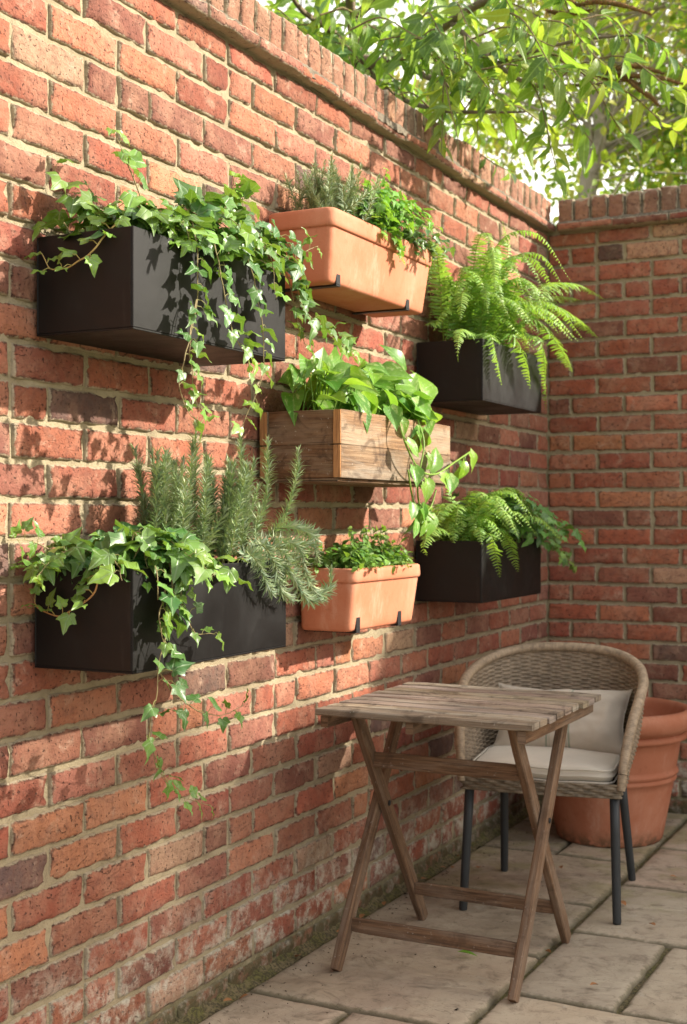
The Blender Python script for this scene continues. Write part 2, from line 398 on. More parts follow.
def cloth_material(name, c, stripe=False):
    m, nt, b, out = new_mat(name); g = G(nt); U = g.uv(); X = g.xyz(U); P = g.obj()
    wx = g.math('SINE', g.math('MULTIPLY', X[0], 2200.)); wy = g.math('SINE', g.math('MULTIPLY', X[1], 2200.)); w = g.math('MULTIPLY', wx, wy)
    n = g.noise(P, 9, 5, .6); n2 = g.noise(g.scale(U, (1, 12, 1)), 60, 3, .6)
    cc = g.mix(g.rng(n, .35, .7, 0, .3), c, tuple(x * .72 for x in c)); cc = g.mix(g.math('MULTIPLY', n2, .2), cc, tuple(x * .6 for x in c))
    if stripe:
        s = None
        for x0, w_, k in ((-.035, .004, .8), (.035, .004, .8), (-.026, .0015, .5), (.026, .0015, .5)):
            q = g.math('MULTIPLY', g.rng(g.math('ABSOLUTE', g.math('SUBTRACT', X[0], x0)), w_, w_ * .6), k); s = q if s is None else g.math('MAXIMUM', s, q)
        cc = g.mix(s, cc, (.22, .25, .19))
    g.l(cc, b.inputs['Base Color']); b.inputs['Roughness'].default_value = .95; b.inputs['Sheen Weight'].default_value = .2; b.inputs['Specular IOR Level'].default_value = .15
    g.l(g.bump(g.math('ADD', g.math('MULTIPLY', w, .25), g.math('MULTIPLY', g.noise(P, 22, 4, .6), 3)), .0012, .6), b.inputs['Normal']); return m
M['cloth'] = cloth_material('cream_canvas', (.60, .54, .45))
M['pillow'] = cloth_material('linen_pillow', (.52, .45, .365), True)

# ------------------------------------------------------------------ brick walls
def brick_tint(r):
    x = r.random()
    if x < .04: c = (.125, .08, .07)
    elif x < .20: c = (.215, .088, .062)
    elif x < .28: c = (.40, .165, .09)
    elif x < .32: c = (.40, .25, .165)
    else: c = r.choice([(.315, .105, .063), (.345, .132, .080), (.275, .085, .055), (.32, .125, .082)])
    k = r.uniform(.78, 1.18)
    return tuple(min(1, v * k * r.uniform(.95, 1.05)) for v in c)
def rough_brick(mb, o, U, W, N, L, H, nu, nv, tint, deep=.03, rnd=.0045, jit=.0034, bulge=.0022):
    """one brick face of size L x H at corner o with rounded, chipped arrises and a skirt into the bed"""
    gs = lambda Ln, n: [0, .004 / Ln] + [(.010 + (Ln - .020) * i / n) / Ln for i in range(n + 1)] + [1 - .004 / Ln, 1]
    S = gs(L, nu); T = gs(H, nv); V = []; UVs = []; E = []
    sd = Vector((rng.uniform(0, 99), rng.uniform(0, 99), rng.uniform(0, 99)))
    tilt = (rng.gauss(0, .0011), rng.gauss(0, .0011)); off = rng.gauss(0, .0012)
    for t in T:
        for s in S:
            p = Vector((s * L, t * H, 0)); e = min(s * L, (1 - s) * L, t * H, (1 - t) * H)
            n1 = mn.noise(p * 46 + sd); n2 = mn.noise(p * 46 + sd + Vector((31, 7, 3))); n3 = mn.noise(p * 21 + sd * 2); n4 = mn.noise(p * 110 + sd)
            w = max(0, 1 - e / .02)
            x = p.x + n1 * jit * w; y = p.y + n2 * jit * w
            chip = max(0, mn.noise(p * 33 + sd * 3) - .12) * .020 * w
            d = off + tilt[0] * (s - .5) * 2 + tilt[1] * (t - .5) * 2 + n3 * bulge + n4 * .0006 - rnd * max(0, 1 - e / .0075) ** 2 - chip
            V.append(o + U * x + W * y + N * d); UVs.append((p.x, p.y)); E.append(e)
    a, b = len(S), len(T); Fs = [(j * a + i, j * a + i + 1, (j + 1) * a + i + 1, (j + 1) * a + i) for j in range(b - 1) for i in range(a - 1)]
    ring = [i for i in range(a)] + [j * a + a - 1 for j in range(1, b)] + [(b - 1) * a + i for i in range(a - 2, -1, -1)] + [j * a for j in range(b - 2, 0, -1)]
    m = len(V)
    for i in ring: V.append(V[i] - N * deep); UVs.append(UVs[i]); E.append(0)
    k = len(ring)
    for i in range(k): Fs.append((ring[(i + 1) % k], ring[i], m + i, m + (i + 1) % k))
    if U.cross(W).dot(N) < 0: Fs = [f[::-1] for f in Fs]
    mb.add([tuple(v) for v in V], Fs, UVs, tint, E)
Z0, PIT = .048, .0742; LEDGE = 2.262
def lay_wall(mb, org, U, N, L, pitch, ph_even, ph_odd, fine):
    W = Vector((0, 0, 1))
    for k in range(-1, 30):
        zb = Z0 + k * PIT + .005; zt = min(Z0 + (k + 1) * PIT - .005, LEDGE - .006)
        ph = (ph_even if k % 2 == 0 else ph_odd) % pitch - pitch; joints = []; x = ph
        while x < L + pitch: joints.append(x + (rng.gauss(0, .003))); x += pitch
        j2 = []
        for a in joints:
            j2.append(a)
            if rng.random() < .06: j2.append(a + pitch * .5)
        j2 = [j for j in j2 if 0.02 < j < L - .02]; j2 = [0] + j2 + [L]
        for a, b in zip(j2[:-1], j2[1:]):
            x0 = a + (.005 if a > 0 else 0.001); x1 = b - (.005 if b < L else 0.001)
            if x1 - x0 < .025: continue
            o = org + U * x0 + W * (zb + rng.gauss(0, .0008))
            rough_brick(mb, o, U, W, N, x1 - x0, zt - zb, (12 if fine else 9) if x1 - x0 > .12 else 6, 4, brick_tint(rng))
def mortar_sheet(mb, org, U, N, L, z0, z1, step, back=.0085):
    W = Vector((0, 0, 1)); a = int(L / step) + 1; b = int((z1 - z0) / step) + 1; V = []
    for j in range(b + 1):
        for i in range(a + 1):
            p = org + U * (L * i / a) + W * (z0 + (z1 - z0) * j / b)
            V.append(p + N * (-back + .0022 * mn.noise(p * 35) + .002 * mn.noise(p * 9)))
    n = a + 1; Fs = [(j * n + i, j * n + i + 1, (j + 1) * n + i + 1, (j + 1) * n + i) for j in range(b) for i in range(a)]
    if U.cross(W).dot(N) < 0: Fs = [f[::-1] for f in Fs]
    mb.add([tuple(v) for v in V], Fs)
def coping(parent, org, U, N, L, thick):
    """projecting tile course under a run of bricks on edge"""
    W = Vector((0, 0, 1)); led = MB(); sol = MB(); mor = MB(); x = 0
    while x < L - .02:
        w = min(rng.uniform(.205, .235), L - x); zt = LEDGE + .026 + rng.gauss(0, .0015); pr = .036 + rng.gauss(0, .004)
        a = org + U * (x + .002); dz = rng.gauss(0, .0015)
        # front face
        rough_brick(led, a + N * pr + W * (LEDGE + dz), U, W, N, w - .004, zt - LEDGE, 8, 2, brick_tint(rng), deep=.12, rnd=.005, jit=.004, bulge=.0025)
        # underside and top are carried by the skirt of the face (12 cm deep)
        x += w
    # rough mortar flaunching lying on the tiles
    n = int(L / .012); V = []
    prof = [(.030, -.014), (.027, -.004), (.022, .002), (.012, .008), (-.004, .014)]
    for i in range(n + 1):
        for k, (q, h) in enumerate(prof):
            p = org + U * (L * i / n) + N * q + W * (LEDGE + .034 + h)
            nz = mn.noise(p * 28); nb = mn.noise(p * 90)
            drop = -.010 if k == 0 else 0
            V.append(p + N * ((nz * .006 + nb * .004) if k < 3 else 0) + W * (nb * .003 + nz * .003 + drop))
    m = len(prof); Fs = [(i * m + k, (i + 1) * m + k, (i + 1) * m + k + 1, i * m + k + 1) for i in range(n) for k in range(m - 1)]
    if U.cross(W).dot(N) < 0: Fs = [f[::-1] for f in Fs]
    mor.add([tuple(v) for v in V], Fs)
    zs0 = LEDGE + .031; zs1 = 2.392
    # bed behind the ledge and joints between the bricks on edge
    q0 = org + N * .006; V = []
    for (dn, z) in ((-.004, zs0 - .03), (-.004, zs1 - .014), (-thick, zs1 - .012), (-thick, zs0 - .03)):
        V.append(q0 + N * dn + W * z); V.append(q0 + U * L + N * dn + W * z)
    Fs = [(0, 1, 3, 2), (2, 3, 5, 4), (4, 5, 7, 6)]
    if U.cross(W).dot(N) < 0: Fs = [f[::-1] for f in Fs]
    mor.add([tuple(v) for v in V], Fs)
    x = 0
    while x < L - .03:
        w = min(rng.gauss(.0595, .0022), L - x - .002); h = zs1 - zs0 + rng.gauss(0, .003); c = brick_tint(rng); c = tuple(v * .5 + q * .5 for v, q in zip(c, (.23, .17, .11)))
        o = org + U * x + N * (.0135 + rng.gauss(0, .0015)) + W * zs0; dp = thick
        rough_brick(sol, o, U, W, N, w, h, 3, 5, c, deep=thick, rnd=.006, jit=.003)
        rough_brick(sol, o + W * h - N * .004, U, -N, W, w, thick - .004, 3, 6, c, deep=.03, rnd=.005, jit=.003)
        x += w + rng.gauss(.0085, .001)
    led.build('ledge_course', M['cope'], parent); sol.build('coping_bricks', M['cope'], parent); mor.build('coping_mortar', M['bedmortar'], parent)
def slab_wall(mb, lo, hi):
    box(mb, lo, hi, .002)

wl = thing('brick_wall', 'long old red brick garden wall that carries all the planters, sunlit, with brick-on-edge coping', 'wall', (0, 2.2, 0))
Y0 = -.6; mbk = MB()
lay_wall(mbk, Vector((0, Y0, 0)), Vector((0, 1, 0)), Vector((1, 0, 0)), DY - Y0, .2165, 1.864 - Y0, 1.972 - Y0, True)
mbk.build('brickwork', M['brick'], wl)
mm = MB(); mortar_sheet(mm, Vector((0, Y0, 0)), Vector((0, 1, 0)), Vector((1, 0, 0)), DY - Y0 + .03, -.03, LEDGE + .03, .02)
box(mm, (-.215, Y0, -.03), (-.03, DY + .2, LEDGE + .03))
mm.build('mortar', M['mortar'], wl)
coping(wl, Vector((0, Y0, 0)), Vector((0, 1, 0)), Vector((1, 0, 0)), DY - Y0 - .002, .215)
wb = thing('brick_wall', 'shaded red brick wall closing the end of the courtyard behind the chair and pot', 'wall', (2, DY, 0))
mbk = MB(); LB = 5.2
lay_wall(mbk, Vector((0, DY, 0)), Vector((1, 0, 0)), Vector((0, -1, 0)), LB, .2135, .095, .2, False)
for c in mbk.C: c[:, :3] *= np.array((1.14, 1.08, 1.0), np.float32)
mbk.build('brickwork', M['brick'], wb)
mm = MB(); mortar_sheet(mm, Vector((-.03, DY, 0)), Vector((1, 0, 0)), Vector((0, -1, 0)), LB + .03, -.03, LEDGE + .03, .025)
box(mm, (-.025, DY + .03, -.03), (LB, DY + .215, LEDGE + .03))
mm.build('mortar', M['mortar'], wb)
coping(wb, Vector((0.045, DY, 0)), Vector((1, 0, 0)), Vector((0, -1, 0)), LB - .05, .215)

# ------------------------------------------------------------------ ground and paving
gm = MB(); gm.add([(-300, -300, -.05), (300, -300, -.05), (300, 300, -.05), (-300, 300, -.05)], [(0, 1, 2, 3)])
go = gm.build('ground', M['grass']); go['kind'] = 'structure'
jm = MB(); nx, ny = 140, 150; V = []
for j in range(ny + 1):
    for i in range(nx + 1):
        x = -.03 + 5.2 * (i / nx) ** 1.6; y = -1.0 + 6.05 * j / ny; V.append((x, y, -.012 + .005 * mn.noise(Vector((x * 22, y * 22, 0)))))
jm.add(V, [(j * (nx + 1) + i, j * (nx + 1) + i + 1, (j + 1) * (nx + 1) + i + 1, (j + 1) * (nx + 1) + i) for j in range(ny) for i in range(nx)])
jo = jm.build('paving_joints', M['moss']); jo['kind'] = 'structure'
pv = MB()
def flag(x0, x1, y0, y1):
    gx, gy = .008, .006; x0 += gx * rng.uniform(.6, 1.2); x1 -= gx * rng.uniform(.6, 1.2); y0 += gy * rng.uniform(.6, 1.2); y1 -= gy * rng.uniform(.6, 1.2)
    Lx, Ly = x1 - x0, y1 - y0; near = y0 > 1.6 and x0 < 1.3; st = .022 if near else .05
    gs = lambda Ln: [0, .004, .010] + [.010 + (Ln - .020) * i / max(2, int(Ln / st)) for i in range(1, max(2, int(Ln / st)))] + [Ln - .010, Ln - .004, Ln]
    S, T = gs(Lx), gs(Ly); sd = Vector((rng.uniform(0, 50), rng.uniform(0, 50), 0)); V = []; E = []
    tl = (rng.gauss(0, .0012), rng.gauss(0, .0012)); h0 = rng.gauss(0, .0008)
    for y in T:
        for x in S:
            e = min(x, Lx - x, y, Ly - y); p = Vector((x, y, 0)); w = max(0, 1 - e / .03)
            jx = mn.noise(p * 18 + sd) * .005 * w; jy = mn.noise(p * 18 + sd * 2) * .005 * w
            z = h0 + tl[0] * (x / Lx - .5) + tl[1] * (y / Ly - .5) + .0022 * mn.noise(p * 5 + sd) + .0012 * mn.noise(p * 17 + sd) + .0005 * mn.noise(p * 45 + sd) - .007 * max(0, 1 - e / .010) ** 2
            V.append((x0 + x + jx, y0 + y + jy, z)); E.append(e)
    a, b = len(S), len(T); Fs = [(j * a + i, j * a + i + 1, (j + 1) * a + i + 1, (j + 1) * a + i) for j in range(b - 1) for i in range(a - 1)]
    ring = [i for i in range(a)] + [j * a + a - 1 for j in range(1, b)] + [(b - 1) * a + i for i in range(a - 2, -1, -1)] + [j * a for j in range(b - 2, 0, -1)]
    m = len(V); k = len(ring)
    for i in ring: V.append((V[i][0], V[i][1], -.03)); E.append(0)
    for i in range(k): Fs.append((ring[(i + 1) % k], ring[i], m + i, m + (i + 1) % k))
    c = rng.choice([(.43, .345, .25), (.39, .325, .24), (.445, .335, .25), (.36, .305, .23), (.46, .375, .27)]); k = rng.uniform(.88, 1.1)
    pv.add(V, Fs, None, tuple(v * k for v in c), E)
LX = .020
rows = [(-1.0, -.45, [LX, .40, .575]), (-.45, .1, [LX, .575]), (.1, .62, [LX, .27, .575]), (.62, 1.12, [LX, .575]), (1.12, 1.62, [LX, .33, .575]),
        (1.62, 2.14, [LX, .575]), (2.14, 2.66, [LX, .30, .575]), (2.66, 3.2, [LX, .575]), (3.2, 3.69, [LX, .575]), (3.69, 4.2, [LX, .575]), (4.2, 4.62, [LX, .29, .575]), (4.62, 5.0, [LX, .40, .575])]
for y0, y1, xs in rows:
    for a, b in zip(xs[:-1], xs[1:]): flag(a, b, y0, y1)
rows = [(-1.0, -.5, [.575, 1.1]), (-.5, .05, [.575, .9, 1.4]), (.05, .6, [.575, 1.2]), (.6, 1.2, [.575, .95]), (1.2, 1.8, [.575, 1.25]), (1.8, 2.4, [.575, 1.0]),
        (2.4, 2.93, [.575, 1.12]), (2.93, 3.445, [.575, .845, 1.4]), (3.445, 3.955, [.575, 1.22]), (3.955, 4.44, [.575, 1.1]), (4.44, 5.0, [.575, 1.02])]
for y0, y1, xs in rows:
    x = xs[-1]; xs = list(xs)
    while x < 5.0:
        x += rng.choice([.4, .55, .6, .75]); xs.append(min(x, 5.1))
    for a, b in zip(xs[:-1], xs[1:]):
        if b - a > .1: flag(a, b, y0, y1)
po = pv.build('stone_paving', M['stone']); po['kind'] = 'structure'
# mossy silt along the foot of the wall
ms = MB(); V = []; n = 420; prof = [(-.008, .020), (.001, .012), (.009, .005), (.020, .000), (.030, -.007)]
for i in range(n + 1):
    y = Y0 + (DY - Y0) * i / n
    for q, h in prof:
        p = Vector((q, y, h)); V.append((q + .007 * mn.noise(p * 20), y, h + .010 * mn.noise(p * 26) + .004 * mn.noise(p * 80)))
m = len(prof); ms.add(V, [(i * m + k, i * m + k + 1, (i + 1) * m + k + 1, (i + 1) * m + k) for i in range(n) for k in range(m - 1)])
mo = ms.build('moss', M['moss']); tag(mo, 'mossy silt gathered along the foot of the long planter wall', 'moss', kind='stuff')

# ------------------------------------------------------------------ planters
def soil_sheet(lo, hi, z, parent, amp=.006):
    mb = MB(); a, b = 14, 30; V = []
    for j in range(b + 1):
        for i in range(a + 1):
            p = Vector((lo[0] + (hi[0] - lo[0]) * i / a, lo[1] + (hi[1] - lo[1]) * j / b, z)); V.append((p.x, p.y, z + amp * mn.noise(p * 40) + amp * .5 * mn.noise(p * 110)))
    mb.add(V, [(j * (a + 1) + i, j * (a + 1) + i + 1, (j + 1) * (a + 1) + i + 1, (j + 1) * (a + 1) + i) for j in range(b) for i in range(a)])
    return mb.build('soil', M['soil'], parent)
def steel_box(label, y0, y1, x1, z0, z1):
    t = thing('planter_box', label, 'planter', (.1, (y0 + y1) / 2, z0), 'black metal boxes hung on the brick wall'); mb = MB(); w = .004; x0 = .008
    box(mb, (x0, y0, z0), (x1, y1, z0 + w), .001)
    box(mb, (x1 - w, y0, z0 + w), (x1, y1, z1), .0012); box(mb, (x0, y0, z0 + w), (x0 + w, y1, z1), .0012)
    box(mb, (x0 + w, y0, z0 + w), (x1 - w, y0 + w, z1), .001); box(mb, (x0 + w, y1 - w, z0 + w), (x1 - w, y1, z1), .001)
    mb.build('box_body', M['black'], t, smooth=False)
    soil_sheet((x0 + w, y0 + w), (x1 - w, y1 - w), z1 - .022, t); return t
steel_box('upper left black metal planter with trailing ivy hanging over its front', 1.922, 2.479, .232, 1.470, 1.657)
steel_box('lower left black metal planter filled with ivy and tall rosemary', 1.916, 2.475, .236, .845, 1.035)
steel_box('upper right black metal planter filled with a bright green fern', 3.693, 4.246, .228, 1.481, 1.669)
steel_box('lower right black metal planter holding a fern beside dark ivy', 3.689, 4.247, .226, .867, 1.055)

def rrect(cx, cy, hx, hy, r, z, n=5):
    P = []
    for (sx, sy, a0) in ((1, 1, 0), (-1, 1, 90), (-1, -1, 180), (1, -1, 270)):
        for k in range(n + 1):
            a = R(a0 + 90 * k / n); P.append((cx + sx * (hx - r) + r * math.cos(a), cy + sy * (hy - r) + r * math.sin(a), z))
    return P
def loft(mb, rings, close_bottom=True, uvs=None, colr=(1, 1, 1)):
    n = len(rings[0]); V = [p for r_ in rings for p in r_]; Fs = []
    for i in range(len(rings) - 1):
        for k in range(n):
            k2 = (k + 1) % n; Fs.append((i * n + k, i * n + k2, (i + 1) * n + k2, (i + 1) * n + k))
    if close_bottom: Fs.append(tuple(range(n))[::-1])
    mb.add(V, Fs, [(p[0], p[1]) for p in V], colr)
def trough(label, y0, y1, x1, z0, z1, rimh, tx, ty):
    """tapered clay trough with a rolled band; back is near the wall"""
    cx = (x1 + .006) / 2; cy = (y0 + y1) / 2; hx = (x1 - .006) / 2; hy = (y1 - y0) / 2
    t = thing('terracotta_planter', label, 'planter', (cx, cy, z0), 'terracotta troughs on wall brackets')
    o = .006
    def ring(f_, z, ins=0.0, r=.018):
        # f_ = 0 at the foot, 1 under the band
        return rrect(cx - tx * .5 * (1 - f_), cy, hx - o - ins - tx * .5 * (1 - f_), hy - o - ins - ty * (1 - f_), r, z)
    mb = MB(); zr = z1 - rimh; hb = zr - z0
    rings = [ring(0, z0, .008, .012), ring(0, z0 + .003, .002, .014), ring(.03, z0 + .008, 0, .016)] + [ring(k / 6, z0 + hb * k / 6) for k in range(1, 7)] + [ring(1, zr + .004)]
    loft(mb, rings); mb.build('body', M['terra'], t)
    rm = MB(); C = lambda ins, z: rrect(cx, cy, hx - ins, hy - ins, .022, z)
    prof = [(o + .004, zr + .001), (.003, zr - .001), (.0005, zr + .004), (.0, zr + .012), (.0008, z1 - .012), (.0015, z1 - .004), (.005, z1 - .0005), (.011, z1), (.017, z1 - .002), (.019, z1 - .008), (.022, z1 - .04)]
    loft(rm, [C(i_, z) for i_, z in prof], False); rm.build('rim', M['terra'], t)
    soil_sheet((.024, y0 + .022), (x1 - .020, y1 - .022), z1 - .020, t); return t
trough('upper terracotta trough on brackets, holding rosemary and leafy herbs', 2.775, 3.393, .195, 1.700, 1.879, .045, .016, .014)
trough('small lower terracotta trough on brackets, filled with a low creeping plant', 2.922, 3.351, .179, .836, .998, .036, .016, .010)

def bracket(label, y, x1, z):
    t = MB(); w = .022
    t_ = .004
    path = [(.004, z - .030), (.004, z - t_), (x1 + .003, z - t_), (x1 + .003, z + .036)]
    box(t, (.0095, y, z - .0045), (x1 + .004, y + w, z - .0005), .0008)
    box(t, (x1 + .0, y, z - .0003), (x1 + .004, y + w, z + .036), .0008)
    o = t.build('shelf_bracket', M['iron'], None, False); rebase(o, (.012, y + w / 2, z - .002)); return tag(o, label, 'bracket', 'black brackets under the terracotta troughs')
bracket('left black bracket under the upper terracotta trough', 2.83, .172, 1.700)
bracket('right black bracket under the upper terracotta trough', 3.245, .172, 1.700)
bracket('left black bracket under the small lower terracotta trough', 2.968, .158, .836)
bracket('right black bracket under the small lower terracotta trough', 3.222, .158, .836)

tw = thing('wooden_planter', 'rustic reclaimed wood planter box with glossy pothos, centre of the wall', 'planter', (.11, 3.08, 1.218))
yA, yB, xW, zA, zB = 2.748, 3.425, .232, 1.222, 1.386; zm = zA + (zB - zA) * .49; tk = .021
for (z0, z1, c) in ((zA, zm - .0002, (.72, .69, .64)), (zm + .0002, zB, (.88, .78, .66))):
    h = z1 - z0; zc = (z0 + z1) / 2
    mb = MB(); plank(mb, (xW - tk / 2, yA, zc), (xW - tk / 2, yB, zc), h, tk, (0, 0, 1), .0012, c, .001); mb.build('front_board', M['plank'], tw, False)
    mb = MB(); plank(mb, (.008 + tk / 2, yA, zc), (.008 + tk / 2, yB, zc), h, tk, (0, 0, 1), .002, (.8, .75, .7)); mb.build('back_board', M['plank'], tw, False)
    for y in (yA + .014, yB - .014):
        mb = MB(); plank(mb, (.008 + tk + .0005, y, zc), (xW - tk - .0005, y, zc), h, tk, (0, 0, 1), .002, (.66, .54, .45)); mb.build('end_board', M['plank'], tw, False)
    for x in (.008 + tk / 2, xW - tk / 2):      # freshly cut cap pieces on the board ends
        mb = MB(); plank(mb, (x, yA - .0025, z0 + .0015), (x, yA - .0025, z1 - .0015), tk - .001, .004, (1, 0, 0), .001, (1, 1, 1)); mb.build('cut_end', M['endgrain'], tw, False)
mb = MB(); plank(mb, (.12, yA + .006, zA - .0045), (.12, yB - .006, zA - .0045), .20, .008, (1, 0, 0), .001, (.7, .62, .55)); mb.build('base_board', M['plank'], tw, False)
soil_sheet((.03, yA + .03), (xW - tk, yB - .03), zB - .02, tw)

# ------------------------------------------------------------------ leaves
def tri_faces(f): return (np.array([i for q in f for i in q], np.int32), np.array([len(q) for q in f], np.int32))
def blade(prof, fold=.15, bend=.25, wave=0, ph=0, across=1):
    """leaf along +y of length 1; prof = half widths; x = across, z = up (folded along the midrib, bent down)"""
    V = []; U = []; n = len(prof)
    for i, w in enumerate(prof):
        y = i / (n - 1); z0 = -bend * y * y
        for k in range(-across, across + 1):
            x = k / across
            V.append((x * w, y, z0 + abs(x) * w * fold + wave * w * math.sin(7 * y + ph + x * 2) * abs(x))); U.append((x * w * 2.2, y))
    m = 2 * across + 1; Fs = [(i * m + k, i * m + k + 1, (i + 1) * m + k + 1, (i + 1) * m + k) for i in range(n - 1) for k in range(m - 1)]
    return (np.array(V, np.float32), tri_faces(Fs), np.array(U, np.float32))
def ivy_tpl(r):
    """five-lobed leaf"""
    sl = r.uniform(.85, 1.15); a = r.uniform(-.2, .2)
    half = [(0, -.0), (.10, -.12), (.27, -.15), (.42, -.05), (.39, .07), (.47, .17), (.58 * sl, .32), (.42, .38), (.31, .45), (.23, .60), (.12, .82), (0, 1.04)]
    mid = [(0, 0), (0, .22), (0, .46), (0, .74)]
    P = []; bend = r.uniform(.05, .5); fold = r.uniform(.08, .45); wv = r.uniform(0, .12); ph = r.uniform(0, 6)
    def z(x, y): return -bend * max(0, y) ** 2 + abs(x) * fold - .55 * abs(x) ** 2 + wv * math.sin(9 * y + ph + 5 * x)
    idx = {}
    V = []; U = []
    def pt(x, y):
        k = (round(x, 4), round(y, 4))
        if k not in idx:
            xs = x * (1 + a * (1 if x > 0 else -1)); idx[k] = len(V); V.append((xs * .95, y, z(x, y))); U.append((x, y))
        return idx[k]
    Fs = []
    for s in (1, -1):
        h = [pt(s * x, y) for x, y in half]; m_ = [pt(x, y) for x, y in mid]
        c1 = pt(s * .16, .16); c2 = pt(s * .12, .5)
        T = [(m_[0], h[1], c1), (h[1], h[2], c1), (h[2], h[3], h[4], c1), (m_[0], c1, m_[1]), (c1, h[4], h[5], h[7]), (h[5], h[6], h[7]), (c1, h[7], h[8], c2), (m_[1], c1, c2, m_[2]), (c2, h[8], h[9]), (m_[2], c2, h[9], m_[3]), (m_[3], h[9], h[10], h[11])]
        Fs += T if s > 0 else [t[::-1] for t in T]
    return (np.array(V, np.float32), tri_faces(Fs), np.array(U, np.float32))
tr = random.Random(3)
IVY = [ivy_tpl(tr) for _ in range(10)]
HEART = [blade([.02, .25, .33, .335, .29, .20, .09, .0], f, b, .1, p, 2) for f, b, p in ((.3, .35, 0), (.5, .2, 1), (.15, .6, 2), (.4, .8, 3), (.25, .1, 4))]
for h in HEART:       # heart base: side vertices of the first rows reach back past the stalk
    h[0][0:5, 0] = [-.17, -.09, 0, .09, .17]; h[0][0:5, 1] = [-.10, -.05, .02, -.05, -.10]
LANCE = [blade([.01, .085, .135, .15, .14, .105, .055, .0], f, b, .08, p) for f, b, p in ((.35, .35, 0), (.6, .15, 1), (.2, .7, 2), (.45, .9, 3))]
OVAL = [blade([.03, .25, .33, .27, .0], f, b, .05, p) for f, b, p in ((.3, .3, 0), (.5, .1, 1), (.2, .6, 2))]
NEEDLE = [blade([.045, .06, .0], .5, b) for b in (.15, -.1, .4)]
PINNA = [blade([.05, .17, .13, .17, .125, .15, .10, .11, .06, .0], f, b) for f, b in ((.1, .15), (-.1, .35), (.25, .5))]
HERB = [ivy_tpl(tr) for _ in range(4)]
FAR = [blade([.05, .28, .24, .0], f, b) for f, b in ((.3, .3), (.5, .0))]
def put(mb, tpl, p, d, n, size, c, wide=1.0):
    d = Vector(d).normalized(); n = Vector(n); x = d.cross(n)
    if x.length < 1e-4: x = d.orthogonal()
    x.normalize(); n = x.cross(d)
    Mx = np.array([[x.x * wide, x.y * wide, x.z * wide], [d.x, d.y, d.z], [n.x, n.y, n.z]], np.float32) * size
    mb.add(tpl[0] @ Mx + np.array(p, np.float32), tpl[1], tpl[2], c)
def rv(r, s=1.0): return Vector((r.gauss(0, s), r.gauss(0, s), r.gauss(0, s)))
def mixc(a, b, t): return tuple(x + (y - x) * t for x, y in zip(a, b))
def jitc(c, r, k=.2):
    f_ = 1 + r.uniform(-k, k); return (c[0] * f_ * r.uniform(.88, 1.15), c[1] * f_, c[2] * f_ * r.uniform(.8, 1.2))
OLD, MIDG, YOUNG = (.035, .095, .032), (.055, .145, .038), (.19, .33, .05)

def vine(st, lf, pts, r, tpls=IVY, s0=.047, s1=.028, step=.020, pet=.022, out=(.9, .2, .3), c0=MIDG, c1=YOUNG, sr=.0016, scol=(1, 1, 1), droop=.5, skip=0.0, both=False):
    c = spline(pts, 8)
    # little wander
    c = [p + Vector((mn.noise(p * 30), mn.noise(p * 30 + Vector((9, 0, 0))), mn.noise(p * 30 + Vector((0, 9, 0))))) * .004 for p in c]
    n = len(c); tube(st, c, [sr * (1 - .6 * i / (n - 1)) for i in range(n)], 5, scol)
    P, T = resample(c, step); sd = 1; out = Vector(out)
    for i, (p, t) in enumerate(zip(P, T)):
        f_ = i / max(1, len(P) - 1); sd = -sd
        if r.random() < skip: continue
        s = (s0 + (s1 - s0) * f_ ** 1.3) * r.uniform(.75, 1.3)
        side = t.cross(out).normalized() if t.cross(out).length > .05 else Vector((0, 1, 0))
        pd = (side * sd * r.uniform(.5, 1.1) + out * r.uniform(.3, .9) + t * .35 + rv(r, .25)).normalized()
        L = pet * r.uniform(.6, 1.4) * (1 - .4 * f_)
        q = p + pd * L; tube(st, [p, p.lerp(q, .5) + Vector((0, 0, .004)), q], [sr * .55, sr * .45, sr * .4], 4, mixc(scol, (.9, 1.3, .6), .5), False)
        ld = (pd * .7 + Vector((0, 0, -droop * r.uniform(.4, 1.5))) + side * sd * .3 + rv(r, .25)).normalized()
        nm = (out * .8 + Vector((0, 0, .7)) + rv(r, .38)).normalized()
        put(lf, r.choice(tpls), q, ld, nm, s, jitc(mixc(c0, c1, min(1, f_ ** 2 * .9 + (r.random() < .12) * .6)), r))
def mound(st, lf, r, lo, hi, zs, n, rise, reach, hang, bias=(1, 0), step=.022, s0=.045, s1=.028, tpls=IVY, c0=MIDG, c1=YOUNG, pet=.02, spread=.8, droop=.5, xmin=.02):
    for k in range(n):
        a = Vector((r.uniform(lo[0], hi[0]), r.uniform(lo[1], hi[1]), zs))
        d = Vector((bias[0], bias[1], 0)) + Vector((r.gauss(0, spread), r.gauss(0, spread), 0)); d.normalize()
        rr = rise * r.uniform(.5, 1.25); L = reach * r.uniform(.4, 1.2)
        b = a + d * L * .35 + Vector((0, 0, rr)); c = a + d * L * .8 + Vector((0, 0, rr * .7)); e = a + d * L * 1.05 + Vector((0, 0, rr * .7 - hang * r.uniform(.2, 1)))
        for q in (b, c, e): q.x = max(q.x, xmin)
        vine(st, lf, [a, b, c, e], r, tpls, s0, s1, step, pet, out=(max(.15, d.x) * .7, d.y * .4 - .1, .75), c0=c0, c1=c1, droop=droop, sr=.0013)
def plant(name, label, cat, loc, mats, group=None):
    t = thing(name, label, cat, loc, group); return t, MB(), MB()
def finish(t, st, lf, smat, lmat):
    if st.n: st.build('stems', smat, t)
    if lf.n: lf.build('leaves', lmat, t)

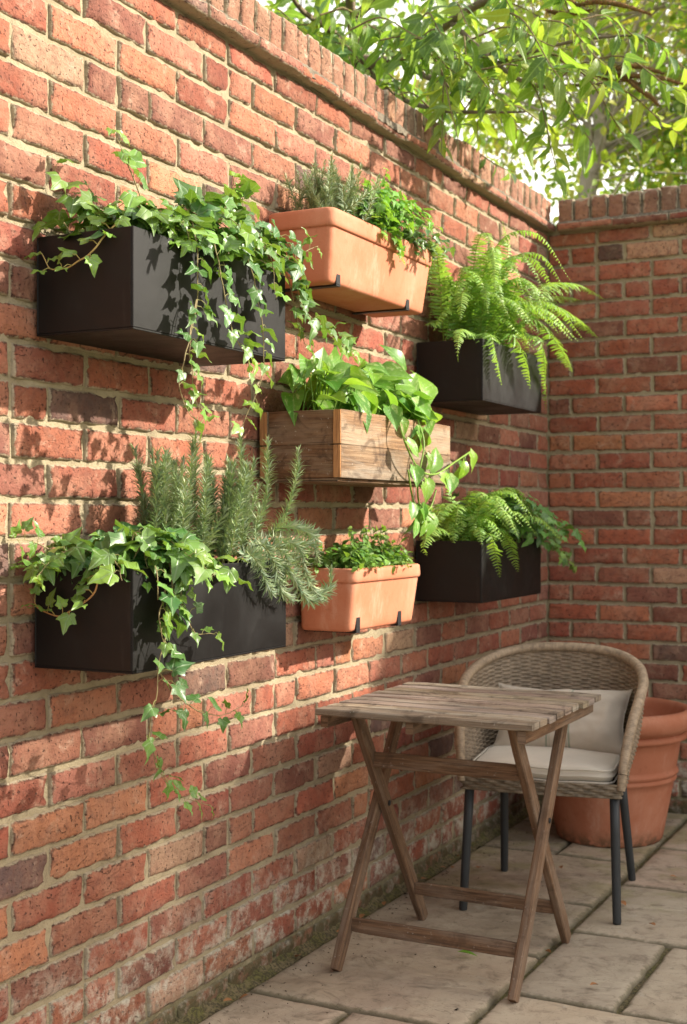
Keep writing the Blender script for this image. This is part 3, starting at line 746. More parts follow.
# --- ivy in the upper left box
r = random.Random(11); t, st, lf = plant('ivy_plant', 'big ivy trailing in long strands from the upper left black planter', 'ivy', (.12, 2.2, 1.635), None, 'ivy plants in the wall planters')
mound(st, lf, r, (.05, 2.0), (.20, 2.44), 1.635, 40, .075, .115, .015, bias=(.5, .3), s0=.056, s1=.036, step=.026)
mound(st, lf, r, (.04, 1.94), (.19, 2.14), 1.635, 24, .06, .10, .02, bias=(.45, .1), s0=.056, s1=.036, step=.024)
mound(st, lf, r, (.10, 2.10), (.20, 2.30), 1.635, 10, .10, .15, .06, bias=(1.3, .2), s0=.062, s1=.04, step=.027)
X = .262
for pts, kw in [
    ([(186, 205, .15), (196, 240, .25), (197, 300, X), (190, 350, X), (196, 400, .25), (205, 418, .24)], dict(step=.023)),
    ([(200, 205, .16), (214, 240, .26), (222, 285, X), (232, 330, X), (246, 356, .26), (250, 372, .25)], dict(step=.021)),
    ([(222, 208, .16), (238, 240, .26), (252, 275, X), (262, 325, X), (262, 372, .255), (246, 418, .24), (238, 432, .23)], dict(step=.026)),
    ([(240, 215, .17), (258, 240, .26), (272, 262, .27), (276, 300, .27)], dict(step=.025)),
    ([(255, 225, .15), (282, 238, .23), (296, 262, .25), (300, 300, .25), (318, 325, .25), (352, 352, .2)], dict(step=.022)),
    ([(262, 235, .15), (288, 250, .23), (304, 252, .24), (318, 246, .25)], dict(step=.018)),
    ([(262, 240, .16), (280, 262, .23), (292, 290, .24), (300, 330, .22), (308, 352, .18)], dict(step=.024)),
    ([(196, 300, X), (188, 345, .27), (180, 375, .26), (186, 408, .25), (205, 425, .24)], dict(step=.03, s0=.032)),
    ([(90, 215, .07), (72, 200, .05), (60, 180, .05), (52, 165, .05)], dict(step=.022, s0=.055, s1=.042, c0=mixc(MIDG, YOUNG, .5))),
    ([(100, 215, .08), (84, 205, .06), (70, 195, .05)], dict(step=.02)),
    ([(142, 200, .12), (130, 170, .12), (122, 150, .12), (113, 126, .11)], dict(step=.024, s0=.055, s1=.030, droop=.1, c0=mixc(MIDG, YOUNG, .4))),
    ([(225, 215, .1), (227, 195, .1), (238, 178, .11)], dict(step=.020, s0=.052, s1=.04, droop=.1, c0=YOUNG)),
    ([(235, 218, .11), (243, 200, .11), (252, 190, .12)], dict(step=.020, s0=.052, s1=.044, droop=.1, c0=mixc(MIDG, YOUNG, .5)))]:
    vine(st, lf, [atx(a, b, c) for a, b, c in pts], r, **kw)
vine(st, lf, [aty(118, 222, 1.95), aty(96, 246, 1.90), aty(72, 266, 1.895), aty(52, 270, 1.895), aty(42, 254, 1.90)], r, s0=.030, s1=.024, step=.022, out=(.2, -.7, .7), c0=YOUNG, droop=.1, scol=(1.6, 1.5, 1.1), sr=.002)
finish(t, st, lf, M['stem'], M['ivy'])
# --- ivy in the lower left box
r = random.Random(12); t, st, lf = plant('ivy_plant', 'ivy in the lower left black planter with one strand hanging far down the wall', 'ivy', (.12, 2.05, 1.01), None, 'ivy plants in the wall planters')
mound(st, lf, r, (.05, 1.95), (.20, 2.16), 1.012, 42, .07, .15, .05, bias=(.7, -.05), s0=.058, s1=.036, step=.026)
mound(st, lf, r, (.03, 1.95), (.09, 2.02), 1.012, 9, .04, .13, .02, bias=(-.1, -1.3), s0=.038)
for pts, kw in [
    ([(150, 535, .17), (168, 560, .25), (172, 590, X), (168, 625, X), (160, 660, X), (155, 700, .25), (150, 735, .23), (158, 770, .2), (180, 795, .17), (212, 806, .14)], dict(step=.034, s0=.042, s1=.026)),
    ([(150, 540, .18), (172, 552, .26), (182, 580, .27), (178, 610, .27)], dict(step=.017)),
    ([(172, 590, X), (186, 612, .27), (196, 632, .27), (216, 634, .28)], dict(step=.032, s0=.038)),
    ([(165, 590, X), (160, 620, .27), (166, 650, .27)], dict(step=.02)),
    ([(172, 548, .24), (190, 560, .26), (206, 580, .27)], dict(step=.02)),
    ([(160, 672, X), (178, 695, .24), (200, 712, .23), (224, 714, .22), (244, 706, .21)], dict(step=.040, s0=.036)),
    ([(150, 545, .2), (156, 570, .26), (158, 600, .27)], dict(step=.026)),
    ([(70, 560, .06), (46, 548, .05), (24, 540, .045), (6, 540, .04)], dict(step=.017, s0=.036, c0=mixc(MIDG, YOUNG, .3)))]:
    vine(st, lf, [atx(a, b, c) for a, b, c in pts], r, **kw)
vine(st, lf, [aty(100, 560, 1.95), aty(98, 585, 1.895), aty(78, 608, 1.89), aty(56, 616, 1.89), aty(38, 608, 1.895), aty(32, 596, 1.90)], r, s0=.036, s1=.028, step=.020, out=(.2, -.7, .7), c0=mixc(MIDG, YOUNG, .4), droop=.1, sr=.002, scol=(1.5, 1.0, .8))
finish(t, st, lf, M['stem'], M['ivy'])

# --- rosemary
def rosemary(st, lf, pts, r, L=.027, step=.0034, c=(.17, .245, .125)):
    s = spline(pts, 7); n = len(s); tube(st, s, [.0018 * (1 - .6 * i / (n - 1)) for i in range(n)], 5, (.8, 1.0, .7))
    P, T = resample(s, step); a = r.uniform(0, 6)
    for i, (p, tt) in enumerate(zip(P, T)):
        f_ = i / len(P); a += 1.9; x = tt.orthogonal().normalized(); y = tt.cross(x)
        if f_ < .12: continue
        for k in range(4):
            an = a + k * 1.57 + r.uniform(-.3, .3); o = x * math.cos(an) + y * math.sin(an)
            l = L * r.uniform(.75, 1.2) * (1 if f_ < .85 else .75); up = .75 + (f_ > .9) * 1.0
            put(lf, r.choice(NEEDLE), p, o + tt * up * r.uniform(.7, 1.3) + Vector((0, 0, .1)), tt - o * .5, l, jitc(mixc(c, (.38, .46, .28), r.random() ** .7), r, .25), 1.05)
r = random.Random(21); t, st, lf = plant('rosemary_plant', 'tall upright rosemary in the lower left black planter, some sprigs arching over its right end', 'rosemary', (.12, 2.33, 1.01), None, 'rosemary plants in the wall planters')
for k in range(48):
    y = 2.12 + .33 * (k + .5) / 48 + r.uniform(-.02, .02); x = r.uniform(.05, .19); h = r.uniform(.13, .25) if k % 3 else r.uniform(.20, .27)
    a = Vector((x, y, 1.01)); lean = Vector((r.gauss(0.01, .02), r.gauss(.01, .03), 0))
    rosemary(st, lf, [a, a + lean * .6 + Vector((0, 0, h * .5)), a + lean * 1.2 + Vector((0, 0, h))], r)
for pts in ([(262, 545, .14), (285, 515, .17), (296, 480, .18), (298, 452, .18)], [(250, 545, .14), (266, 500, .16), (268, 440, .16)], [(240, 545, .12), (243, 490, .12), (240, 432, .12)], [(195, 540, .1), (195, 480, .1), (196, 425, .1)],
            [(246, 550, .17), (262, 545, .24), (275, 565, .27), (280, 590, .27), (292, 600, .27)], [(256, 548, .18), (280, 540, .24), (300, 550, .26), (306, 575, .27), (316, 594, .27), (330, 588, .27), (331, 570, .27)],
            [(245, 552, .18), (258, 560, .25), (264, 578, .27), (272, 594, .27)], [(262, 548, .15), (290, 545, .2), (312, 545, .22), (318, 560, .23)], [(250, 552, .18), (270, 556, .25), (290, 572, .27), (306, 598, .27), (322, 600, .27)],
            [(240, 555, .2), (252, 556, .25), (262, 570, .27)], [(270, 548, .15), (290, 555, .2), (300, 568, .23), (305, 590, .25)], [(258, 548, .16), (280, 528, .2), (305, 530, .22), (318, 542, .22)], [(255, 545, .17), (276, 548, .25), (288, 560, .27), (284, 580, .28)]):
    rosemary(st, lf, [atx(a, b, c) for a, b, c in pts], r)
finish(t, st, lf, M['stem'], M['needle'])
r = random.Random(22); t, st, lf = plant('rosemary_plant', 'short bushy rosemary at the left end of the upper terracotta trough', 'rosemary', (.10, 2.92, 1.86), None, 'rosemary plants in the wall planters')
for k in range(62):
    y = 2.82 + .26 * r.random(); x = r.uniform(.04, .17); h = r.uniform(.08, .17); a = Vector((x, y, 1.858)); lean = Vector((r.gauss(0, .035), r.gauss(0, .045), 0))
    rosemary(st, lf, [a, a + lean * .6 + Vector((0, 0, h * .5)), a + lean * 1.2 + Vector((0, 0, h))], r, L=.020, step=.0045, c=(.16, .22, .11))
finish(t, st, lf, M['stem'], M['needle'])
# --- leafy herb and small ivy in the upper trough
r = random.Random(23); t, st, lf = plant('leafy_herb', 'bright green leafy herb in the middle of the upper terracotta trough, beside the rosemary', 'herb', (.12, 3.12, 1.86), None)
mound(st, lf, r, (.05, 3.02), (.17, 3.24), 1.858, 48, .11, .12, .05, bias=(.6, .1), s0=.032, s1=.022, step=.015, tpls=HERB, c0=(.09, .25, .035), c1=(.20, .42, .05))
for pts in ([(384, 225, .16), (392, 238, .2), (398, 250, .205), (400, 262, .205)], [(376, 222, .16), (382, 232, .2), (384, 240, .205)], [(372, 210, .1), (380, 190, .1), (386, 172, .1)], [(392, 228, .16), (398, 240, .2), (398, 256, .205)]):
    vine(st, lf, [atx(a, b, c) for a, b, c in pts], r, HERB, .028, .018, .011, .01, c0=(.10, .27, .04), c1=(.22, .44, .06))
finish(t, st, lf, M['gstem'], M['herb'])
r = random.Random(24); t, st, lf = plant('ivy_plant', 'small dark ivy at the right end of the upper terracotta trough', 'ivy', (.12, 3.3, 1.86), None, 'ivy plants in the wall planters')
mound(st, lf, r, (.06, 3.23), (.17, 3.36), 1.858, 16, .05, .11, .05, bias=(.8, .3), s0=.034, s1=.024, step=.017, c0=OLD, c1=(.12, .24, .06))
finish(t, st, lf, M['stem'], M['ivy'])

# --- ferns
def frond(st, lf, pts, r, plen=.040, step=.0105, c0=(.16, .34, .06), c1=(.36, .54, .12), facing=(0, 0, 1)):
    s = spline(pts, 8); n = len(s); tube(st, s, [.0016 * (1 - .7 * i / (n - 1)) for i in range(n)], 5, (1.3, 1.2, .6))
    P, T = resample(s, step); m = len(P); fc = Vector(facing); kf = r.uniform(.72, 1.2); c0 = tuple(v * kf for v in c0); c1 = tuple(v * kf for v in c1)
    if r.random() < .015: c0 = (.25, .20, .06); c1 = (.33, .22, .08)
    for i, (p, tt) in enumerate(zip(P, T)):
        f_ = i / m
        if f_ < .10: continue
        g = min(1, (f_ - .05) / .22) ** .7 * (1 - max(0, (f_ - .35) / .65) ** 1.5) + .06; side = tt.cross(fc)
        if side.length < .1: side = tt.orthogonal()
        side.normalize(); nn = side.cross(tt)
        for sg in (-1, 1):
            l = plen * g * r.uniform(.88, 1.08); d = side * sg + tt * .32 + rv(r, .09) - nn * .12
            put(lf, r.choice(PINNA), p, d, nn + rv(r, .18), l, jitc(mixc(c0, c1, f_ * .7 + r.random() * .2), r, .15), .36 / .36 * min(1.5, .034 / max(l, .016)) * .66)
def fern(st, lf, r, c, n, L, zs, hx, hy, ybias=0, bias=.5, up=.6, plen=.04, xmin=.03):
    for k in range(n):
        a = Vector((c[0] + r.uniform(-hx, hx), c[1] + r.uniform(-hy, hy), zs)); an = 2 * math.pi * (k + r.random()) / n
        d = Vector((math.cos(an) + bias, math.sin(an) + ybias, 0)).normalized(); l = L * r.uniform(.65, 1.15); u = up * r.uniform(.45, 1.25)
        p1 = a + d * l * .30 + Vector((0, 0, l * .55 * u)); p2 = a + d * l * .68 + Vector((0, 0, l * .62 * u)); p3 = a + d * l * .98 + Vector((0, 0, l * (.50 * u - .22)))
        for q in (p1, p2, p3): q.x = max(q.x, xmin + .01 * r.random())
        frond(st, lf, [a, p1, p2, p3], r, plen * r.uniform(.8, 1.1))
r = random.Random(31); t, st, lf = plant('fern_plant', 'feathery fern with long arching fronds in the upper right black planter', 'fern', (.11, 3.97, 1.645), None, 'ferns in the black planters')
fern(st, lf, r, (.11, 3.93), 60, .31, 1.647, .05, .17, up=1.45)
for pts, k in [([(490, 335, .12), (500, 290, .12), (508, 250, .12), (503, 222, .13)], 1.15), ([(480, 335, .08), (462, 300, .05), (448, 275, .04), (440, 255, .04)], .9), ([(510, 330, .14), (540, 290, .2), (575, 284, .25), (606, 300, .3)], 1.15),
            ([(510, 335, .14), (545, 305, .25), (575, 318, .3), (598, 338, .3)], 1), ([(505, 335, .16), (535, 320, .28), (558, 345, .32), (572, 372, .32)], 1), ([(495, 335, .17), (512, 335, .25), (525, 360, .27), (530, 388, .27)], 1),
            ([(480, 335, .17), (490, 335, .24), (496, 355, .255), (502, 385, .26)], 1), ([(515, 330, .12), (545, 300, .12), (572, 298, .12), (592, 306, .14)], 1), ([(520, 335, .16), (540, 340, .25), (545, 375, .25), (546, 410, .24)], .9), ([(470, 335, .1), (445, 322, .06), (425, 325, .05)], .9), ([(475, 335, .15), (462, 330, .2), (458, 345, .23), (458, 362, .23)], .7)]:
    frond(st, lf, [atx(a, b, c) for a, b, c in pts], r, .046 * k, facing=(.75, -.5, .35) if pts[-1][1] < 260 else (.3, -.2, 1))
finish(t, st, lf, M['gstem'], M['fern'])
r = random.Random(32); t, st, lf = plant('fern_plant', 'compact fern spilling over the near corner of the lower right black planter', 'fern', (.11, 3.85, 1.03), None, 'ferns in the black planters')
fern(st, lf, r, (.11, 3.84), 48, .24, 1.033, .05, .12, up=1.1, plen=.038)
for pts in ([(480, 535, .16), (490, 535, .24), (497, 560, .25), (500, 578, .25)], [(490, 535, .17), (502, 532, .24), (512, 550, .25), (518, 572, .25)], [(450, 535, .12), (435, 528, .12), (424, 545, .12), (427, 556, .12)], [(455, 530, .08), (452, 500, .06), (448, 475, .05)]):
    frond(st, lf, [atx(a, b, c) for a, b, c in pts], r, .036)
finish(t, st, lf, M['gstem'], M['fern'])
r = random.Random(33); t, st, lf = plant('ivy_plant', 'broad leaved dark ivy next to the fern in the lower right black planter', 'ivy', (.11, 4.13, 1.03), None, 'ivy plants in the wall planters')
mound(st, lf, r, (.05, 4.02), (.19, 4.22), 1.033, 38, .13, .19, .09, bias=(.6, .4), s0=.058, s1=.035, step=.028, c0=(.05, .15, .045), c1=(.14, .30, .06), pet=.03)
for pts in ([(525, 520, .18), (545, 525, .24), (556, 545, .25), (562, 560, .25)], [(530, 520, .15), (548, 530, .2), (556, 552, .21), (574, 566, .2)]):
    vine(st, lf, [atx(a, b, c) for a, b, c in pts], r, s0=.045, s1=.025, step=.02)
finish(t, st, lf, M['stem'], M['ivy'])

# --- pothos
r = random.Random(41); t, st, lf = plant('pothos_plant', 'glossy heart leaved pothos in the wooden planter with one vine hanging at its right end', 'pothos', (.12, 3.08, 1.37), None)
PC0, PC1 = (.07, .21, .03), (.25, .46, .05)
for k in range(104):
    a = Vector((r.uniform(.04, .19), r.uniform(2.79, 3.27), 1.368)); an = r.uniform(0, 6.28); d = Vector((math.cos(an) * .8 + .5, math.sin(an) + .15, 0)).normalized(); h = r.uniform(.04, .15) * (1 if a.x < .15 else .7); w = r.uniform(.01, .07)
    b = a + d * w * .5 + Vector((0, 0, h * .8)); c = a + d * w + Vector((0, 0, h)); c.x = max(c.x, .03); b.x = max(b.x, .02)
    tube(st, spline([a, b, c], 5), .0019, 5, (1, 1.1, .8), False)
    ld = (d * .8 + Vector((0, 0, -.35 + r.uniform(-.3, .5))) + rv(r, .2)); nm = Vector((.6, -.25, .9)) + rv(r, .35)
    put(lf, r.choice(HEART), c, ld, nm, r.uniform(.065, .105), jitc(mixc(PC0, PC1, r.random() ** 1.6), r, .15), r.uniform(.85, 1.05))
for (p, q, s, cc) in [((400, 398, .16), (420, 372, .2), .1, .5), ((390, 395, .12), (396, 355, .12), .1, .3), ((412, 402, .18), (446, 392, .24), .1, .7), ((375, 392, .12), (372, 350, .12), .1, .6), ((430, 410, .2), (470, 412, .22), .085, .9), ((425, 400, .2), (430, 356, .2), .11, .75), ((420, 408, .22), (458, 402, .24), .10, .8), ((415, 405, .23), (452, 420, .27), .11, .6), ((405, 415, .2), (412, 450, .27), .11, .15), ((330, 365, .1), (352, 350, .1), .1, .2), ((318, 380, .1), (326, 342, .1), .1, .5),
                     ((300, 380, .08), (284, 380, .07), .08, .1), ((395, 385, .2), (430, 380, .25), .1, .3), ((405, 370, .15), (400, 352, .15), .09, .1), ((426, 425, .25), (444, 445, .27), .09, .4), ((418, 430, .25), (440, 462, .27), .085, .5), ((430, 470, .25), (447, 430, .27), .08, .5)]:
    a = atx(*p); b = atx(*q); put(lf, r.choice(HEART), a, b - a, Vector((.9, -.35, .45)) + rv(r, .15), s, jitc(mixc(PC0, PC1, cc), r, .1)); tube(st, spline([a - Vector((.03, 0, .05)), a + Vector((0, 0, -.015)), a], 4), .0018, 5, (1, 1.1, .8), False)
for pts in ([(396, 400, .2), (400, 425, .26), (408, 450, .27), (420, 470, .27), (436, 474, .27), (455, 462, .26), (470, 452, .25)], [(418, 420, .24), (424, 445, .265), (418, 480, .26), (420, 505, .24), (434, 520, .22)], [(408, 470, .26), (412, 495, .25), (418, 515, .22), (430, 508, .2), (436, 490, .2)]):
    c = spline([atx(*p) for p in pts], 8); tube(st, c, .0026, 6, (1.2, 1.25, .8)); P, T = resample(c, .085)
    for i, (p, tt) in enumerate(zip(P, T)):
        if i == 0: continue
        dd = Vector((r.uniform(0, .5), r.choice((-1, 1)) * .7, -.6)) + tt * .4; e = p + dd.normalized() * .02; tube(st, [p, e], .0015, 4)
        put(lf, r.choice(HEART), e, dd, Vector((.9, -.3, .4)) + rv(r, .2), r.uniform(.045, .075), jitc(mixc(PC0, PC1, r.uniform(.2, .9)), r))
e = atx(470, 452, .25); put(lf, HEART[0], e, Vector((.1, .3, -.5)), (.9, -.3, .4), .07, PC1)
e = atx(420, 505, .24); put(lf, HEART[3], e, Vector((.0, .1, -1)), (.9, -.3, .4), .085, (.12, .30, .05))
finish(t, st, lf, M['gstem'], M['pothos'])
# --- creeping plant in the small trough
r = random.Random(51); t, st, lf = plant('creeping_plant', 'low creeping plant with tiny round leaves in the small lower terracotta trough', 'plant', (.1, 3.15, .98), None)
mound(st, lf, r, (.03, 2.96), (.15, 3.32), .978, 90, .06, .085, .02, bias=(.35, .05), s0=.024, s1=.018, step=.010, tpls=OVAL, c0=(.06, .17, .03), c1=(.18, .36, .05), pet=.007, spread=1.0, droop=.15)
for k in range(22):
    a = Vector((r.uniform(.05, .14), r.uniform(3.0, 3.34), .978)); vine(st, lf, [a, a + Vector((.01, .01, .05)), a + Vector((r.uniform(-.02, .03), r.uniform(-.02, .04), r.uniform(.07, .125)))], r, OVAL, .02, .016, .010, .006, droop=0, c0=(.08, .2, .03))
finish(t, st, lf, M['gstem'], M['herb'])

# ------------------------------------------------------------------ folding table
tb = thing('folding_table', 'weathered wooden slatted folding table with crossed legs', 'table', (.40, 3.10, 0))
ZT = .660; x0, x1, y0, y1 = .126, .682, 2.800, 3.385; ns = 9; pw = (y1 - y0) / ns
for k in range(ns):
    yc = y0 + pw * (k + .5); mb = MB(); c = rng.uniform(.82, 1.15); dx = rng.gauss(0, .002)
    plank(mb, (x0 + dx, yc, ZT - .009 + rng.gauss(0, .0006)), (x1 + dx, yc, ZT - .009 + rng.gauss(0, .0006)), pw - .012, .018, (0, 1, 0), .0028, (c, c * rng.uniform(.95, 1.02), c * rng.uniform(.9, 1.03)), .0016)
    mb.build('slat', M['table'], tb, False)
for x in (.146, .375, .655):
    mb = MB(); plank(mb, (x, y0 + .022, ZT - .034), (x, y1 - .022, ZT - .034), .022, .030, (1, 0, 0), .002); mb.build('rail', M['tleg'], tb, False)
def tleg(x, ya, za, yb, tilt=0):
    mb = MB(); a = Vector((x, ya, za)); b = Vector((x, yb, .004)); plank(mb, b, a, .038, .021, (0, 1, 0), .0028, (rng.uniform(.9, 1.1),) * 3, .001); return mb.build('leg', M['tleg'], tb, False)
tleg(.181, 2.925, ZT - .021, 3.350); tleg(.158, 3.270, ZT - .021, 2.861); tleg(.596, 2.925, ZT - .021, 3.350); tleg(.619, 3.270, ZT - .021, 2.866)
def cross(y, z, xa, xb, h=.036):
    mb = MB(); plank(mb, (xa, y, z), (xb, y, z), h, .018, (0, .15, 1), .0025); mb.build('stretcher', M['tleg'], tb, False)
for xb in (.1455, .1925, .5845, .6305):
    mb = MB(); sgn = -1 if xb in (.1455, .5845) else 1; tube(mb, [(xb, 3.101, .376), (xb + sgn * .0015, 3.101, .376), (xb + sgn * .003, 3.101, .376)], [.0075, .0072, .005], 12); mb.build('bolt', M['iron'], tb)
cross(3.015, .505, .1925, .585, .040); cross(2.935, .100, .1695, .608, .036); cross(3.275, .108, .1925, .585, .034)

# ------------------------------------------------------------------ chair
ang = R(9); CO = Vector((.432, 3.742, 0)); cc_, ss_ = math.cos(ang), math.sin(ang)
def C(x, y, z): return Vector((CO.x + x * cc_ - y * ss_, CO.y + x * ss_ + y * cc_, z))
ch = thing('wicker_chair', 'grey brown wicker tub armchair with dark metal legs', 'chair', (CO.x, CO.y, 0))
rim_half = [(0, .262, .715), (.10, .254, .711), (.18, .218, .698), (.238, .130, .675), (.262, .02, .646), (.262, -.07, .613), (.251, -.145, .562), (.238, -.20, .493), (.229, -.232, .425), (.225, -.238, .372)]
bas_half = [(0, .232, .372), (.08, .228, .372), (.15, .195, .372), (.20, .12, .372), (.214, .02, .372), (.216, -.06, .372), (.217, -.13, .372), (.218, -.185, .372), (.220, -.222, .372), (.222, -.234, .3715)]
def mirror(h): return [(-x, y, z) for x, y, z in h[::-1]] + list(h[1:])
rim = spline([Vector(p) for p in mirror(rim_half)], 12); bas = spline([Vector(p) for p in mirror(bas_half)], 12)
nseg = 600; nrow = 230
def even(pts, n):
    L = [0]
    for a, b in zip(pts[:-1], pts[1:]): L.append(L[-1] + (b - a).length)
    out = []; j = 0
    for i in range(n + 1):
        s = L[-1] * i / n
        while j < len(L) - 2 and L[j + 1] < s: j += 1
        out.append(pts[j].lerp(pts[j + 1], (s - L[j]) / max(1e-9, L[j + 1] - L[j])))
    return out, L[-1]
# same parameter for both curves so the stakes stand upright
K = len(rim); rimN = []; basN = []
_, Lr = even(rim, 10)
acc = [0]
for a, b in zip(rim[:-1], rim[1:]): acc.append(acc[-1] + (b - a).length)
j = 0
for i in range(nseg + 1):
    s = acc[-1] * i / nseg
    while j < K - 2 and acc[j + 1] < s: j += 1
    f_ = (s - acc[j]) / max(1e-9, acc[j + 1] - acc[j]); rimN.append(rim[j].lerp(rim[j + 1], f_)); basN.append(bas[j].lerp(bas[j + 1], f_))
stakes = 50; rows_ = 44
for name, sgn in (('woven_shell', 1),):
    mb = MB()
    for sd in (1, -1):
        V = []; U = []; Cc = []
        for q in range(nrow + 1):
            t_ = q / nrow
            for i in range(nseg + 1):
                a, b = basN[i], rimN[i]; p = a.lerp(b, t_); bow = math.sin(math.pi * t_) * .012
                t1 = (rimN[min(i + 1, nseg)] - rimN[max(i - 1, 0)]); tz = (b - a); nn = t1.cross(tz)
                nn = nn.normalized() if nn.length > 1e-6 else Vector((0, 1, 0))
                # rows keep a constant real height
                hgt = p.z; rowf = (hgt - .372) / .0062; ri = math.floor(rowf); fr = rowf - ri
                st_ = i / nseg * stakes; prof = math.sqrt(max(0, 1 - (2 * fr - 1) ** 2))
                ou = math.cos(math.pi * st_ + math.pi * ri)
                d = .0024 * prof + .0030 * ou * prof * sd + .0012 * mn.noise(Vector((st_ * 3, ri * 2.3, 0)))
                wp = p - nn * (bow - d * sd - sd * .0015)
                V.append(tuple(C(wp.x, wp.y, wp.z))); U.append((st_, rowf)); k = .82 + .30 * (.5 + .5 * mn.noise(Vector((st_ * .9, ri * 5.1, 3)))) + .12 * (mn.noise(Vector((0, ri * 3.3, 8)))); Cc.append((k, k * .985, k * .95))
        n = nseg + 1; Fs = [(q * n + i, q * n + i + 1, (q + 1) * n + i + 1, (q + 1) * n + i) for q in range(nrow) for i in range(nseg)]
        if sd < 0: Fs = [f[::-1] for f in Fs]
        ft = tri_faces(Fs); mb.add(V, ft, U, Cc)
    mb.build('woven_shell', M['wicker'], ch)
# wrapped rim: a tube with fine spiral cane
mb = MB(); pr = even(rimN, 900)[0]; V = []; n = 12; Cc = []; up = None
for i, p in enumerate(pr):
    t1 = (pr[min(i + 1, 900)] - pr[max(i - 1, 0)]).normalized(); x = t1.cross(Vector((0, 0, 1)) if abs(t1.z) < .97 else Vector((0, 1, 0))).normalized(); y = x.cross(t1)
    taper = 1 - .25 * max(0, abs(i / 450 - 1) - .8) / .2
    for k in range(n):
        a = 2 * math.pi * k / n; rr = (.0142 + .0014 * abs(math.sin(math.pi * (i / 3.0)))) * taper; q = p + (x * math.cos(a) + y * math.sin(a)) * rr
        V.append(tuple(C(q.x, q.y, q.z))); kk = 1.25 + .25 * mn.noise(Vector((i * .35, k * .1, 0))); Cc.append((kk, kk * .96, kk * .9))
Fs = [(i * n + k, i * n + (k + 1) % n, (i + 1) * n + (k + 1) % n, (i + 1) * n + k) for i in range(900) for k in range(n)]; Fs += [tuple(range(n))[::-1], tuple(range(900 * n, 901 * n))]
mb.add(V, Fs, None, Cc); mb.build('rim', M['wicker'], ch)
# woven seat apron and seat
mb = MB(); m = len(basN)
front = [Vector((-.218 + .436 * i / 40, -.234 - .012 * math.sin(math.pi * i / 40), .372)) for i in range(1, 40)]
loop = [Vector((b.x * 1.0, b.y, b.z)) for b in basN[::5]] ; loop = loop + front[::-1]
n = len(loop); L2, _ = even(loop + [loop[0]], 420)
V = []; Cc = []; nr = 24
for q in range(nr + 1):
    z = .348 + .040 * q / nr
    for i in range(420):
        p = L2[i]; t1 = (L2[(i + 1) % 420] - L2[i - 1]).normalized(); nn = Vector((t1.y, -t1.x, 0)); rowf = (z - .348) / .008; ri = math.floor(rowf); fr = rowf - ri; prof = math.sqrt(max(0, 1 - (2 * fr - 1) ** 2))
        ou = math.cos(math.pi * i / 420 * 60 + math.pi * ri); w = p + nn * (.004 * prof + .004 * ou * prof) * (1 if nn.dot(p - Vector((0, 0, p.z))) > 0 else -1); V.append(tuple(C(w.x, w.y, z))); k = .7 + .3 * mn.noise(Vector((i * .15, ri * 4.0, 1))); Cc.append((k, k, k * .95))
Fs = [(q * 420 + i, q * 420 + (i + 1) % 420, (q + 1) * 420 + (i + 1) % 420, (q + 1) * 420 + i) for q in range(nr) for i in range(420)]
mb.add(V, Fs, None, Cc); mb.build('seat_apron', M['wicker'], ch)
mb = MB(); V = [tuple(C(p.x * .985, p.y * .985, .374)) for p in L2] + [tuple(C(p.x * .985, p.y * .985, .352)) for p in L2]; Fs = [tuple(range(420)), tuple(range(420, 840))[::-1]] + [(i, (i + 1) % 420, 420 + (i + 1) % 420, 420 + i)[::-1] for i in range(420)]
mb.add(V, Fs, None, (.6, .6, .58)); mb.build('seat', M['wicker'], ch, False)
def cleg(fx, fy, tx_, ty_, r_=.0125):
    mb = MB(); a = Vector((fx, fy, 0.0)); b = C(tx_, ty_, .352); P = [a, a + Vector((0, 0, .006)), a.lerp(b, .3), a.lerp(b, .7), b]; P[1] = a.lerp(b, .015); tube(mb, P, [r_ * .86, r_ * .95, r_, r_ * 1.06, r_ * 1.1], 20); return mb.build('leg', M['leg'], ch)
cleg(.249, 3.479, -.205, -.218); cleg(.677, 3.554, .205, -.218); cleg(.212, 3.925, -.18, .17); cleg(.602, 4.005, .18, .17)

# seat cushion
def superpillow(hx, hy, hz, nx=44, ny=40, e=.16, crown=.0):
    """closed cushion: returns vertices for top and bottom sheets (local)"""
    V = []; U = []
    for s in (1, -1):
        for j in range(ny + 1):
            for i in range(nx + 1):
                u = 2 * i / nx - 1; v = 2 * j / ny - 1; k = ((1 - abs(u) ** 2.4) * (1 - abs(v) ** 2.4)); V.append((u * hx, v * hy, s * hz * max(0, k) ** e)); U.append((u * hx, v * hy))
    n = nx + 1; o = n * (ny + 1); Fs = [(j * n + i, j * n + i + 1, (j + 1) * n + i + 1, (j + 1) * n + i) for j in range(ny) for i in range(nx)]; Fs += [tuple(o + q for q in f[::-1]) for f in Fs]
    return V, Fs, U
V, Fs, U = superpillow(.203, .212, .027, e=.13)
def cush(p):
    x, y, z = p; k = 1 - .10 * max(0, y / .212) ** 2; n_ = Vector((x * 9, y * 9, z * 9)); zz = z + .0035 * mn.noise(n_) + .006 * (1 - (x / .2) ** 2) * (1 - (y / .212) ** 2) * (z > 0)
    # rounded corners in plan
    rx = x * k; ry = y
    cx_, cy_ = .203 - .05, .212 - .05
    if abs(x) > cx_ and abs(y) > cy_:
        dx, dy = abs(x) - cx_, abs(y) - cy_; L = math.hypot(dx, dy); mx = max(dx, dy); f_ = mx / L if L > 0 else 1; rx = math.copysign(cx_ + dx * f_, x) * k; ry = math.copysign(cy_ + dy * f_, y)
    return C(rx, ry - .028, .402 + .004 + zz)
cu = thing('seat_cushion', 'cream seat cushion with piped edge lying on the wicker chair', 'cushion', C(0, -.03, .376))
mb = MB(); mb.add([tuple(cush(p)) for p in V], Fs, U); mb.build('cover', M['cloth'], cu)
